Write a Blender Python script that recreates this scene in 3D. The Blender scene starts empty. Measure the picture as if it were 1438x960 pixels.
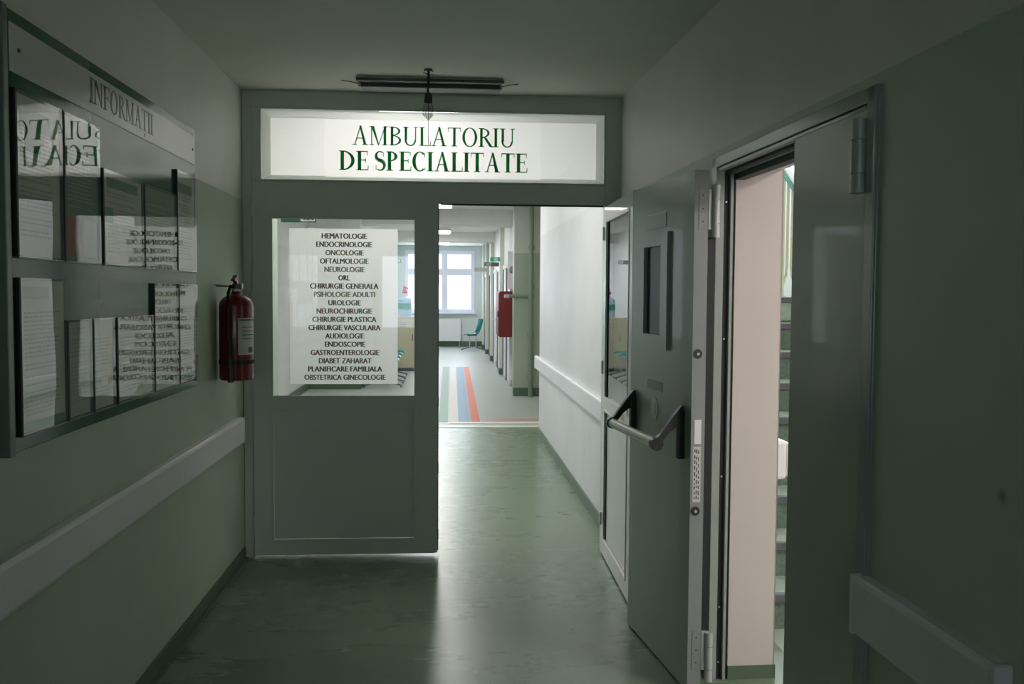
import bpy, bmesh, math, random
from mathutils import Vector, Matrix, Euler
random.seed(7)
SC = bpy.context.scene
COL = SC.collection
# ------------------------------------------------------------------ camera
H = 1.5754
cam_d = bpy.data.cameras.new('camera'); cam = bpy.data.objects.new('camera', cam_d); COL.objects.link(cam)
cam_d.sensor_width = 36.0; cam_d.lens = 1315.0 / 1438.0 * 36.0; cam_d.clip_start = 0.05; cam_d.clip_end = 200
_r = Vector((0.99747624, -0.07071732, 0.0063417)); _u = Vector((-0.00271172, 0.05130914, 0.99867914)); _f = Vector((0.0709493, 0.9961759, -0.05098788))
m = Matrix.Identity(4)
for i in range(3):
    m[i][0] = _r[i]; m[i][1] = _u[i]; m[i][2] = -_f[i]
m[0][3], m[1][3], m[2][3] = 0.0, 0.0, H
cam.matrix_world = m
SC.camera = cam
# ------------------------------------------------------------------ world, exposure, daylight
SC.view_settings.view_transform = 'Standard'; SC.view_settings.look = 'None'
SC.view_settings.gamma = 1.0; SC.view_settings.use_curve_mapping = False
SC.view_settings.exposure = 0.0
W = bpy.data.worlds.new('sky'); SC.world = W; W.use_nodes = True
W.node_tree.nodes['Background'].inputs[0].default_value = (0.80, 0.89, 1.0, 1)
W.node_tree.nodes['Background'].inputs[1].default_value = 2.5

def area(name, loc, direction, sx, sy, power, color=(1, 1, 1)):
    d = bpy.data.lights.new(name, 'AREA'); d.shape = 'RECTANGLE'; d.size = sx; d.size_y = sy; d.energy = power; d.color = color
    o = bpy.data.objects.new(name, d); COL.objects.link(o); o.location = loc
    o.rotation_euler = Vector(direction).to_track_quat('-Z', 'Y').to_euler()
    return o
P_LAMP = 14.5           # radiance of the lobby ceiling lamps
area('daylight_lobby_window', (0.06, 28.5, 2.0), (0, -1, 0), 3.2, 2.2, 95, (0.80, 0.88, 1.0))
area('daylight_lobby_side_window', (-2.75, 9.0, 1.75), (1, 0, 0), 3.0, 1.5, 16, (0.93, 0.97, 1.0))  # added fill from the left, brightens the right lobby wall
area('daylight_stairwell_window', (3.2, 9.4, 3.4), (0, -1, -0.1), 1.8, 1.6, 300, (0.88, 0.93, 1.0))
area('daylight_hall_window', (-0.4, -4.4, 1.6), (0, 1, 0), 1.4, 1.3, 10.0, (0.74, 0.84, 1.0))

# ------------------------------------------------------------------ materials
def mat(name, col, rough=0.5, metal=0.0, noise=0.0, nscale=8.0, bump=0.0, bscale=40.0, spec=0.5, coat=0.0, trans=0.0, bdist=0.002):
    M = bpy.data.materials.new(name); M.use_nodes = True
    nt = M.node_tree; b = nt.nodes['Principled BSDF']
    b.inputs['Base Color'].default_value = (*col, 1); b.inputs['Roughness'].default_value = rough
    b.inputs['Metallic'].default_value = metal; b.inputs['Specular IOR Level'].default_value = spec
    b.inputs['Coat Weight'].default_value = coat; b.inputs['Coat Roughness'].default_value = 0.04
    tc = nt.nodes.new('ShaderNodeTexCoord')
    if noise:
        n = nt.nodes.new('ShaderNodeTexNoise'); n.inputs['Scale'].default_value = nscale; n.inputs['Detail'].default_value = 6
        nt.links.new(tc.outputs['Object'], n.inputs['Vector'])
        r = nt.nodes.new('ShaderNodeMapRange'); r.inputs[1].default_value = 0.3; r.inputs[2].default_value = 0.7
        r.inputs[3].default_value = 1 - noise; r.inputs[4].default_value = 1 + noise
        nt.links.new(n.outputs[0], r.inputs[0])
        x = nt.nodes.new('ShaderNodeMix'); x.data_type = 'RGBA'; x.blend_type = 'MULTIPLY'; x.inputs[0].default_value = 1
        x.inputs[6].default_value = (*col, 1); nt.links.new(r.outputs[0], x.inputs[7])
        nt.links.new(x.outputs[2], b.inputs['Base Color'])
    if bump:
        n2 = nt.nodes.new('ShaderNodeTexNoise'); n2.inputs['Scale'].default_value = bscale; n2.inputs['Detail'].default_value = 2
        nt.links.new(tc.outputs['Object'], n2.inputs['Vector'])
        bp = nt.nodes.new('ShaderNodeBump'); bp.inputs['Strength'].default_value = bump; bp.inputs['Distance'].default_value = bdist
        nt.links.new(n2.outputs[0], bp.inputs['Height']); nt.links.new(bp.outputs[0], b.inputs['Normal'])
    if trans:
        out = nt.nodes['Material Output']
        t = nt.nodes.new('ShaderNodeBsdfTranslucent'); t.inputs[0].default_value = (*col, 1)
        mx = nt.nodes.new('ShaderNodeMixShader'); mx.inputs[0].default_value = trans
        nt.links.new(b.outputs[0], mx.inputs[1]); nt.links.new(t.outputs[0], mx.inputs[2]); nt.links.new(mx.outputs[0], out.inputs[0])
    return M

def dado(name, upper, lower, zb=2.15, rough=0.45, spots=()):
    """painted wall: off-white above, pale green gloss below, border at height zb"""
    M = mat(name, lower, rough, bump=0.06, bscale=60)
    nt = M.node_tree; b = nt.nodes['Principled BSDF']
    tc = nt.nodes.new('ShaderNodeTexCoord'); sp = nt.nodes.new('ShaderNodeSeparateXYZ'); nt.links.new(tc.outputs['Object'], sp.inputs[0])
    nz = nt.nodes.new('ShaderNodeTexNoise'); nz.inputs['Scale'].default_value = 25; nt.links.new(tc.outputs['Object'], nz.inputs['Vector'])
    ma = nt.nodes.new('ShaderNodeMath'); ma.operation = 'MULTIPLY_ADD'; nt.links.new(nz.outputs[0], ma.inputs[0]); ma.inputs[1].default_value = 0.008
    nt.links.new(sp.outputs['Z'], ma.inputs[2])
    st = nt.nodes.new('ShaderNodeMath'); st.operation = 'GREATER_THAN'; nt.links.new(ma.outputs[0], st.inputs[0]); st.inputs[1].default_value = zb
    mx = nt.nodes.new('ShaderNodeMix'); mx.data_type = 'RGBA'; nt.links.new(st.outputs[0], mx.inputs[0])
    mx.inputs[6].default_value = (*lower, 1); mx.inputs[7].default_value = (*upper, 1)
    n = nt.nodes.new('ShaderNodeTexNoise'); n.inputs['Scale'].default_value = 1.7; n.inputs['Detail'].default_value = 7; nt.links.new(tc.outputs['Object'], n.inputs['Vector'])
    r = nt.nodes.new('ShaderNodeMapRange'); r.inputs[1].default_value = 0.3; r.inputs[2].default_value = 0.7; r.inputs[3].default_value = 0.94; r.inputs[4].default_value = 1.05
    nt.links.new(n.outputs[0], r.inputs[0])
    x = nt.nodes.new('ShaderNodeMix'); x.data_type = 'RGBA'; x.blend_type = 'MULTIPLY'; x.inputs[0].default_value = 1
    nt.links.new(mx.outputs[2], x.inputs[6]); nt.links.new(r.outputs[0], x.inputs[7])
    last = x.outputs[2]
    for (sx, sy, sz, rad) in spots:      # small scuff marks on the paint
        vd = nt.nodes.new('ShaderNodeVectorMath'); vd.operation = 'DISTANCE'; nt.links.new(tc.outputs['Object'], vd.inputs[0]); vd.inputs[1].default_value = (sx, sy, sz)
        mr = nt.nodes.new('ShaderNodeMapRange'); mr.inputs[1].default_value = 0; mr.inputs[2].default_value = rad; mr.inputs[3].default_value = 0.35; mr.inputs[4].default_value = 1.0
        nt.links.new(vd.outputs['Value'], mr.inputs[0])
        y = nt.nodes.new('ShaderNodeMix'); y.data_type = 'RGBA'; y.blend_type = 'MULTIPLY'; y.inputs[0].default_value = 1
        nt.links.new(last, y.inputs[6]); nt.links.new(mr.outputs[0], y.inputs[7]); last = y.outputs[2]
    nt.links.new(last, b.inputs['Base Color'])
    return M

def glass(name, tint=(1, 1, 1), ior=1.5, wav=0.0, wscale=3.0, rough=0.0, gain=1.0):
    M = bpy.data.materials.new(name); M.use_nodes = True; nt = M.node_tree; nt.nodes.remove(nt.nodes['Principled BSDF'])
    out = nt.nodes['Material Output']
    t = nt.nodes.new('ShaderNodeBsdfTransparent'); t.inputs[0].default_value = (*tint, 1)
    g = nt.nodes.new('ShaderNodeBsdfGlossy'); g.inputs['Roughness'].default_value = rough; g.inputs[0].default_value = (1, 1, 1, 1)
    fr = nt.nodes.new('ShaderNodeFresnel'); fr.inputs[0].default_value = ior
    mx = nt.nodes.new('ShaderNodeMixShader')
    ge = nt.nodes.new('ShaderNodeNewGeometry'); inv = nt.nodes.new('ShaderNodeMath'); inv.operation = 'SUBTRACT'; inv.inputs[0].default_value = 1.0
    nt.links.new(ge.outputs['Backfacing'], inv.inputs[1]); ml = nt.nodes.new('ShaderNodeMath'); ml.operation = 'MULTIPLY'     # both faces of the thin pane counted once
    nt.links.new(fr.outputs[0], ml.inputs[0]); nt.links.new(inv.outputs[0], ml.inputs[1])
    nt.links.new(ml.outputs[0], mx.inputs[0]); nt.links.new(t.outputs[0], mx.inputs[1]); nt.links.new(g.outputs[0], mx.inputs[2]); nt.links.new(mx.outputs[0], out.inputs[0])
    if wav:
        tc = nt.nodes.new('ShaderNodeTexCoord'); n = nt.nodes.new('ShaderNodeTexNoise'); n.inputs['Scale'].default_value = wscale; n.inputs['Detail'].default_value = 0
        nt.links.new(tc.outputs['Object'], n.inputs['Vector'])
        bp = nt.nodes.new('ShaderNodeBump'); bp.inputs['Strength'].default_value = 1; bp.inputs['Distance'].default_value = wav
        nt.links.new(n.outputs[0], bp.inputs['Height']); nt.links.new(bp.outputs[0], g.inputs['Normal'])
    return M

def emis(name, col, s):
    M = bpy.data.materials.new(name); M.use_nodes = True; nt = M.node_tree; nt.nodes.remove(nt.nodes['Principled BSDF'])
    e = nt.nodes.new('ShaderNodeEmission'); e.inputs[0].default_value = (*col, 1); e.inputs[1].default_value = s
    nt.links.new(e.outputs[0], nt.nodes['Material Output'].inputs[0]); return M

UP, LO = (0.74, 0.74, 0.67), (0.50, 0.585, 0.475)
M_wl = dado('painted_wall_left', UP, (0.46, 0.54, 0.43), 2.12)
M_wr = dado('painted_wall_right', UP, LO, 2.16, spots=((0, -3.772, 1.169, 0.02),))
M_lob = dado('painted_wall_lobby', (0.79, 0.78, 0.78), (0.71, 0.705, 0.705), 2.22)
M_col = dado('painted_column', (0.62, 0.64, 0.56), (0.42, 0.49, 0.39), 2.21)
M_farw = mat('white_far_wall', (0.82, 0.84, 0.84), 0.5, noise=0.02)
M_stw = mat('pale_stair_wall', (0.62, 0.56, 0.53), 0.6, noise=0.03, nscale=2)
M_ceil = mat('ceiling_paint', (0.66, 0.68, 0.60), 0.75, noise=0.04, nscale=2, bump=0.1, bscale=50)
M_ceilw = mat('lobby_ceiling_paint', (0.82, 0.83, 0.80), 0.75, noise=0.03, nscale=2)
M_base = mat('green_coved_base', (0.10, 0.15, 0.10), 0.4, noise=0.1, nscale=12)
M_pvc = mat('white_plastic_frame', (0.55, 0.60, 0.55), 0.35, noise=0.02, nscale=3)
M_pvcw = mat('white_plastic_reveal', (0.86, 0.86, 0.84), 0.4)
M_rail = mat('white_wall_guard', (0.74, 0.75, 0.76), 0.38, noise=0.03, nscale=4)
M_gask = mat('black_rubber', (0.012, 0.014, 0.013), 0.6)
M_steel = mat('grey_green_painted_steel', (0.34, 0.39, 0.325), 0.36, noise=0.04, nscale=3, bump=0.05, bscale=120, coat=0.15)
M_steel2 = mat('grey_steel_edge', (0.25, 0.27, 0.265), 0.4, noise=0.04, nscale=9)
M_frame3 = mat('steel_door_frame', (0.33, 0.36, 0.34), 0.2, noise=0.03)
M_hinge = mat('hinge_steel', (0.50, 0.52, 0.50), 0.35, metal=0.2)
M_black = mat('black_plastic', (0.015, 0.015, 0.016), 0.35)
M_bar = mat('cream_bar_tube', (0.93, 0.91, 0.83), 0.35)
M_white = mat('white_enamel', (0.80, 0.80, 0.79), 0.35)
M_chrome = mat('dull_metal', (0.55, 0.55, 0.55), 0.3, metal=0.9)
M_red = mat('red_enamel', (0.15, 0.007, 0.007), 0.28, coat=0.2, noise=0.08, nscale=6)
M_redbox = mat('red_cabinet_enamel', (0.15, 0.010, 0.010), 0.4)
M_board = mat('dark_green_gloss_board', (0.016, 0.105, 0.060), 0.13, noise=0.05, spec=0.35, bump=0.1, bscale=3, bdist=0.001)
M_head = mat('white_board_header', (0.60, 0.60, 0.59), 0.22)
M_alu = mat('grey_board_edge', (0.16, 0.20, 0.17), 0.35, metal=0.4)
M_ltr_d = mat('dark_green_lettering', (0.012, 0.03, 0.02), 0.3)
M_ltr_g = mat('green_lettering', (0.004, 0.38, 0.13), 0.5, trans=0.7)
M_paper = mat('paper_white', (0.70, 0.70, 0.68), 0.7)
M_sheet = mat('backlit_paper_sheet', (0.91, 0.90, 0.90), 0.7, trans=0.88)
M_sign = mat('backlit_sign_paper', (0.98, 0.965, 0.97), 0.6, trans=0.88)
M_signb = mat('backlit_sign_backing', (0.94, 0.925, 0.925), 0.6, trans=0.92)
M_glass = glass('clear_pane', (0.98, 0.995, 0.985), 1.65)
M_acr = glass('wavy_acrylic_pane', (0.98, 0.99, 0.98), 2.2, wav=0.0011, wscale=4.5)
M_bulb = glass('clear_bulb_glass', (0.8, 0.8, 0.78), 1.5)
M_stairtop = mat('stair_tread_green', (0.42, 0.52, 0.43), 0.5, noise=0.15, nscale=30)
M_riser = mat('stair_riser_green', (0.13, 0.19, 0.14), 0.6, noise=0.25, nscale=60)
M_nos = mat('grey_rubber_nosing', (0.11, 0.115, 0.125), 0.5)
M_cream = mat('cream_railing_paint', (0.62, 0.58, 0.42), 0.4)
M_grnrail = mat('green_handrail', (0.06, 0.25, 0.16), 0.3)
M_teal = mat('teal_plastic_seat', (0.03, 0.30, 0.27), 0.35)
M_cab = mat('beige_laminate', (0.55, 0.52, 0.38), 0.5)
M_blue = mat('blue_tinted_bottle', (0.35, 0.55, 0.75), 0.15, spec=0.6)
M_kerb = mat('threshold_metal', (0.80, 0.82, 0.66), 0.3)
M_kerb2 = mat('white_floor_line', (0.85, 0.87, 0.84), 0.35)
M_door = mat('white_far_door', (0.78, 0.82, 0.90), 0.4)
M_dark = mat('dark_grey_edge', (0.10, 0.12, 0.16), 0.5)
M_lampoff = mat('dark_lamp_diffuser', (0.05, 0.07, 0.06), 0.4)
M_lampbody = mat('grey_lamp_body', (0.40, 0.44, 0.38), 0.5)
M_lit = emis('lit_lamp_diffuser', (1.0, 0.965, 0.93), P_LAMP)
M_lit2 = emis('lit_stair_lamp', (1.0, 0.925, 0.915), 50.0)
M_wframe = mat('window_frame_white', (0.80, 0.82, 0.92), 0.4)

def floor_mat(name, col, col2, rough, spec=0.9):
    M = mat(name, col, rough, bump=0.035, bscale=18, spec=spec)
    nt = M.node_tree; b = nt.nodes['Principled BSDF']; tc = nt.nodes.new('ShaderNodeTexCoord')
    a = nt.nodes.new('ShaderNodeTexNoise'); a.inputs['Scale'].default_value = 2.2; a.inputs['Detail'].default_value = 9; a.inputs['Roughness'].default_value = 0.65
    c = nt.nodes.new('ShaderNodeTexNoise'); c.inputs['Scale'].default_value = 45; c.inputs['Detail'].default_value = 4
    mp = nt.nodes.new('ShaderNodeMapping'); mp.inputs['Scale'].default_value = (0.35, 1, 1)
    nt.links.new(tc.outputs['Object'], mp.inputs[0]); nt.links.new(mp.outputs[0], a.inputs['Vector']); nt.links.new(mp.outputs[0], c.inputs['Vector'])
    ad = nt.nodes.new('ShaderNodeMath'); ad.operation = 'MULTIPLY_ADD'; nt.links.new(c.outputs[0], ad.inputs[0]); ad.inputs[1].default_value = 0.5; nt.links.new(a.outputs[0], ad.inputs[2])
    r = nt.nodes.new('ShaderNodeMapRange'); r.inputs[1].default_value = 0.45; r.inputs[2].default_value = 1.05; nt.links.new(ad.outputs[0], r.inputs[0])
    x = nt.nodes.new('ShaderNodeMix'); x.data_type = 'RGBA'; nt.links.new(r.outputs[0], x.inputs[0]); x.inputs[6].default_value = (*col, 1); x.inputs[7].default_value = (*col2, 1)
    nt.links.new(x.outputs[2], b.inputs['Base Color'])
    r2 = nt.nodes.new('ShaderNodeMapRange'); r2.inputs[3].default_value = rough - 0.02; r2.inputs[4].default_value = rough + 0.03; nt.links.new(a.outputs[0], r2.inputs[0]); nt.links.new(r2.outputs[0], b.inputs['Roughness'])
    return M
M_floor = floor_mat('green_linoleum', (0.145, 0.215, 0.130), (0.180, 0.250, 0.162), 0.27)
M_floor2 = floor_mat('grey_green_linoleum', (0.42, 0.46, 0.44), (0.48, 0.51, 0.49), 0.36, 0.3)
M_floor3 = floor_mat('pale_green_terrazzo', (0.36, 0.46, 0.37), (0.42, 0.52, 0.43), 0.4)

# ------------------------------------------------------------------ mesh helpers
def box(bm, x0, x1, y0, y1, z0, z1, bev=0.0, seg=2):
    vs = [bm.verts.new((x, y, z)) for x in (x0, x1) for y in (y0, y1) for z in (z0, z1)]
    fs = [(0, 1, 3, 2), (4, 6, 7, 5), (0, 4, 5, 1), (2, 3, 7, 6), (0, 2, 6, 4), (1, 5, 7, 3)]
    F = [bm.faces.new([vs[i] for i in f]) for f in fs]
    if bev:
        es = list({e for f in F for e in f.edges})
        bmesh.ops.bevel(bm, geom=es, offset=bev, segments=seg, affect='EDGES', profile=0.5)
def tube(bm, pts, r, n=10, caps=True, radii=None):
    pts = [Vector(p) for p in pts]; rings = []
    for i, p in enumerate(pts):
        d = (pts[min(i + 1, len(pts) - 1)] - pts[max(i - 1, 0)]).normalized()
        a = d.cross(Vector((0, 0, 1)) if abs(d.z) < 0.95 else Vector((1, 0, 0))).normalized(); b = d.cross(a)
        rr = radii[i] if radii else r
        rings.append([bm.verts.new(p + (a * math.cos(t) + b * math.sin(t)) * rr) for t in [2 * math.pi * k / n for k in range(n)]])
    for A, B in zip(rings, rings[1:]):
        for k in range(n): bm.faces.new((A[k], A[(k + 1) % n], B[(k + 1) % n], B[k]))
    if caps:
        bm.faces.new(rings[0][::-1]); bm.faces.new(rings[-1])
def lathe(bm, prof, cx=0, cy=0, n=28, a0=0.0, a1=None):
    full = a1 is None; a1 = 2 * math.pi if full else a1
    k = n if full else n + 1
    rings = [[bm.verts.new((cx + r * math.cos(a0 + (a1 - a0) * i / n), cy + r * math.sin(a0 + (a1 - a0) * i / n), z)) for i in range(k)] for r, z in prof]
    for A, B in zip(rings, rings[1:]):
        for i in range(n): bm.faces.new((A[i], A[(i + 1) % k], B[(i + 1) % k], B[i]))
    if full:
        bm.faces.new(rings[0][::-1]); bm.faces.new(rings[-1])
def prism(bm, poly, axis, lo, hi):
    """poly: 2D points; axis: 'x','y','z' extrusion axis"""
    def P(a, b, c): return {'x': (c, a, b), 'y': (a, c, b), 'z': (a, b, c)}[axis]
    A = [bm.verts.new(P(a, b, lo)) for a, b in poly]; B = [bm.verts.new(P(a, b, hi)) for a, b in poly]
    bm.faces.new(A); bm.faces.new(B[::-1])
    for i in range(len(poly)):
        j = (i + 1) % len(poly); bm.faces.new((A[i], A[j], B[j], B[i]))
def obj(name, bm, m, parent=None, smooth=False, kind=None):
    bmesh.ops.recalc_face_normals(bm, faces=bm.faces)
    me = bpy.data.meshes.new(name); bm.to_mesh(me); bm.free()
    me.materials.append(m)
    if smooth:
        for p in me.polygons: p.use_smooth = True
        try: me.set_sharp_from_angle(angle=math.radians(40))
        except Exception: pass
    o = bpy.data.objects.new(name, me); COL.objects.link(o)
    if parent: o.parent = parent
    if kind: o['kind'] = kind
    return o
def B(name, m, boxes, parent=None, bev=0.0, kind=None):
    bm = bmesh.new()
    for b in boxes: box(bm, *b, bev=bev)
    return obj(name, bm, m, parent, kind=kind)
def empty(name, loc=(0, 0, 0), rz=0.0, label=None, cat=None, group=None, kind=None):
    o = bpy.data.objects.new(name, None); COL.objects.link(o); o.location = loc; o.rotation_euler = (0, 0, rz); o.empty_display_size = 0.1
    tag(o, label, cat, group, kind); return o
def tag(o, label=None, cat=None, group=None, kind=None):
    if label: o['label'] = label
    if cat: o['category'] = cat
    if group: o['group'] = group
    if kind: o['kind'] = kind
    return o
def S(name, m, boxes, bev=0.0, loc=None, rz=0.0):
    o = B(name, m, boxes, bev=bev, kind='structure')
    if loc: o.location = loc; o.rotation_euler = (0, 0, rz)
    return o
def setp(name, label=None):
    pass
def copy_tree(root, loc, rz, label=None):
    r = root.copy(); COL.objects.link(r); r.location = loc; r.rotation_euler = (0, 0, rz)
    if label: r['label'] = label
    for ch in list(root.children):
        c = ch.copy(); COL.objects.link(c); c.parent = r
        for g in list(ch.children):
            d = g.copy(); COL.objects.link(d); d.parent = c
    return r

# ------------------------------------------------------------------ lettering
def serif_text(bm, text, target, place, bold=1.0, depth=0.002):
    """classic roman capitals drawn from stems, hairlines and bowls; target=(x0,x1,y0,y1) in the plane, place(x,y,d)->3D"""
    Sx, Hh, sf, st = 0.135 * bold, 0.05 * (0.6 + 0.4 * bold), 0.075, 0.045
    quads = []
    def rect(a, b, c, d): quads.append([(a, c), (b, c), (b, d), (a, d)])
    def slant(x0, x1, w0, y0=0.0, y1=1.0): quads.append([(x0, y0), (x0 + w0, y0), (x1 + w0, y1), (x1, y1)])
    def serif(x0, x1, y): rect(x0 - sf, x1 + sf, y, y + st) if y < .5 else rect(x0 - sf, x1 + sf, y - st, y)
    def stem(x, w=None): w = w or Sx; rect(x, x + w, 0, 1); serif(x, x + w, 0); serif(x, x + w, 1)
    def ring(cx, cy, rx, ry, w, h, a0, a1, n=22):
        for i in range(n):
            t0, t1 = math.radians(a0 + (a1 - a0) * i / n), math.radians(a0 + (a1 - a0) * (i + 1) / n)
            q = [(cx + rx * math.cos(t0), cy + ry * math.sin(t0)), (cx + rx * math.cos(t1), cy + ry * math.sin(t1)),
                 (cx + (rx - w) * math.cos(t1), cy + (ry - h) * math.sin(t1)), (cx + (rx - w) * math.cos(t0), cy + (ry - h) * math.sin(t0))]
            quads.append(q)
    x = 0.0; allq = []
    for ch in text:
        quads.clear()
        if ch == ' ': x += 0.30; continue
        if ch == 'I': stem(sf); w = Sx + 2 * sf
        elif ch in 'LEF':
            stem(sf); w = 0.60 if ch != 'L' else 0.58
            if ch in 'LE': rect(sf, w, 0, Hh); quads.append([(w - .03, 0), (w + .01, 0), (w + .03, .24), (w - .01, .24)])
            if ch in 'EF':
                rect(sf, w - .02, 1 - Hh, 1); rect(w - .05, w - .015, .78, 1); rect(sf + Sx, w - .13, .5, .5 + Hh); rect(w - .15, w - .115, .4, .63)
        elif ch in 'TȚ':
            w = 0.68; rect(0, w, 1 - Hh, 1); rect(0, .035, .78, 1); rect(w - .035, w, .78, 1); rect(w / 2 - Sx / 2, w / 2 + Sx / 2, 0, 1); serif(w / 2 - Sx / 2, w / 2 + Sx / 2, 0)
            if ch == 'Ț': quads.append([(w / 2 - .02, -.1), (w / 2 + .06, -.1), (w / 2 + .03, -.27), (w / 2 - .05, -.27)])
        elif ch == 'A':
            w = 0.80; t = .40; slant(.08, t - .02, Hh * 1.2); quads.append([(w - .08 - Sx * 1.05, 0), (w - .08, 0), (t + .05, 1.02), (t - .05, 1.02)])
            rect(.2, w - .22, .33, .33 + Hh); rect(0, .22, 0, st); rect(w - .30, w, 0, st)
        elif ch == 'M':
            w = 0.98; rect(.10, .10 + Hh * 1.1, 0, 1); rect(0.02, .24, 0, st); rect(.02, .15, 1 - st, 1)
            quads.append([(.46, 0), (.52, 0), (.10 + Sx * 1.15, 1), (.10, 1)]); quads.append([(.46, 0), (.50, 0), (.86, 1), (.80, 1)])
            rect(w - .10 - Sx, w - .10, 0, 1); rect(w - .18 - Sx, w - .02, 0, st); rect(w - .12, w - .02, 1 - st, 1)
        elif ch == 'N':
            w = 0.84; rect(.10, .10 + Hh * 1.1, 0, 1); rect(.02, .24, 0, st); rect(.02, .15, 1 - st, 1)
            quads.append([(w - .16, 0), (w - .10, 0), (.10 + Sx * 1.1, 1), (.08, 1)]); rect(w - .10 - Hh * 1.1, w - .10, 0, 1); rect(w - .24, w - .01, 1 - st, 1)
        elif ch == 'U':
            w = 0.80; rect(.10, .10 + Sx, .3, 1); serif(.10, .10 + Sx, 1); rect(w - .10 - Hh * 1.2, w - .10, .3, 1); rect(w - .22, w - .0, 1 - st, 1)
            ring(w / 2, .31, w / 2 - .10, .33, Sx * .75, Hh * 1.4, 180, 360)
        elif ch == 'O':
            w = 0.82; ring(w / 2, .5, w / 2 - .02, .52, Sx, Hh, 0, 360, 40)
        elif ch == 'C':
            w = 0.72; ring(.41, .5, .39, .52, Sx, Hh, 48, 312, 36); rect(.64, .675, .70, .93); rect(.66, .69, .07, .2)
        elif ch == 'D':
            w = 0.82; stem(sf); ring(sf + Sx * .6, .5, w - sf - Sx * .6 - .03, .5, Sx, Hh, -90, 90, 26)
        elif ch == 'B':
            w = 0.64; stem(sf); ring(sf + Sx * .6, .76, w - sf - Sx * .6 - .07, .24, Sx * .8, Hh, -90, 90); ring(sf + Sx * .6, .27, w - sf - Sx * .6 - .02, .27, Sx * .9, Hh, -90, 90)
        elif ch in 'PR':
            w = 0.60 if ch == 'P' else 0.70; stem(sf); ring(sf + Sx * .6, .74, .60 - sf - Sx * .6 - .03, .26, Sx * .9, Hh, -90, 90)
            if ch == 'R': quads.append([(w - .13, 0), (w + .04, 0), (.40, .50), (.26, .50)]); rect(w - .12, w + .06, 0, st)
        elif ch == 'S':
            w = 0.52; pts = []
            for i in range(31):
                t = i / 30
                if t < .5: a = math.radians(50 + t * 2 * 200); pts.append((.25 + .20 * math.cos(a), .755 + .225 * math.sin(a)))
                else: a = math.radians(70 - (t - .5) * 2 * 200); pts.append((.26 + .22 * math.cos(a), .27 + .25 * math.sin(a)))
            for i in range(30):
                (ax, ay), (bx_, by) = pts[i], pts[i + 1]; dx, dy = bx_ - ax, by - ay; l = math.hypot(dx, dy) or 1
                tt = abs(i / 30 - .5); wd = (Hh * .6 + (Sx * .5 - Hh * .4) * max(0, 1 - tt * 2.6)); nx, ny = -dy / l * wd, dx / l * wd
                quads.append([(ax - nx, ay - ny), (bx_ - nx, by - ny), (bx_ + nx, by + ny), (ax + nx, ay + ny)])
            rect(.40, .435, .72, .97); rect(.035, .07, .03, .28)
        else: w = .5
        for q in quads: allq.append([(px + x, py) for px, py in q])
        x += w + 0.055
    x -= 0.055
    X0, X1, Y0, Y1 = target
    for q in allq:
        A = [bm.verts.new(place(X0 + px / x * (X1 - X0), Y0 + py * (Y1 - Y0), 0)) for px, py in q]
        Bv = [bm.verts.new(place(X0 + px / x * (X1 - X0), Y0 + py * (Y1 - Y0), depth)) for px, py in q]
        bm.faces.new(A); bm.faces.new(Bv[::-1])
        for i in range(4): j = (i + 1) % 4; bm.faces.new((A[i], A[j], Bv[j], Bv[i]))

def sans_text(name, text, m, parent, x0, x1, z0, z1, fn, bold=0.012, vertical=False):
    """text set in the built-in sans face, fitted to a rectangle; fn(a,b,d)->3D"""
    c = bpy.data.curves.new('t', 'FONT'); c.body = text; c.size = 1; c.extrude = 0.01; c.resolution_u = 3
    t = bpy.data.objects.new('t', c); COL.objects.link(t)
    bpy.context.view_layer.update()
    me = bpy.data.meshes.new_from_object(t.evaluated_get(bpy.context.evaluated_depsgraph_get()))
    bpy.data.objects.remove(t); bpy.data.curves.remove(c)
    xs = [v.co.x for v in me.vertices]; ys = [v.co.y for v in me.vertices]
    ax, bx_, ay, by = min(xs), max(xs), min(ys), max(ys)
    for v in me.vertices:
        a = x0 + (v.co.x - ax) / (bx_ - ax) * (x1 - x0); b = z0 + (v.co.y - ay) / (by - ay) * (z1 - z0)
        v.co = fn(a, b, 0.0008 if v.co.z > 0 else 0.0)
    if bold:
        bb = bmesh.new(); bb.from_mesh(me); w_ = (z1 - z0) * bold
        ge = list(bb.verts) + list(bb.edges) + list(bb.faces)
        for sx_ in (-w_, w_):
            d_ = bmesh.ops.duplicate(bb, geom=ge); 
            for v in d_['geom']:
                if isinstance(v, bmesh.types.BMVert): v.co = v.co + (Vector(fn(sx_, 0, 0)) - Vector(fn(0, 0, 0)))
        bb.to_mesh(me); bb.free()
    me.materials.clear(); me.materials.append(m); me.name = name
    o = bpy.data.objects.new(name, me); COL.objects.link(o); o.parent = parent
    return o

# ================================================================== STRUCTURE
D = 5.591; XL = -1.185; XR = 1.044; RA = 0.02451
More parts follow.
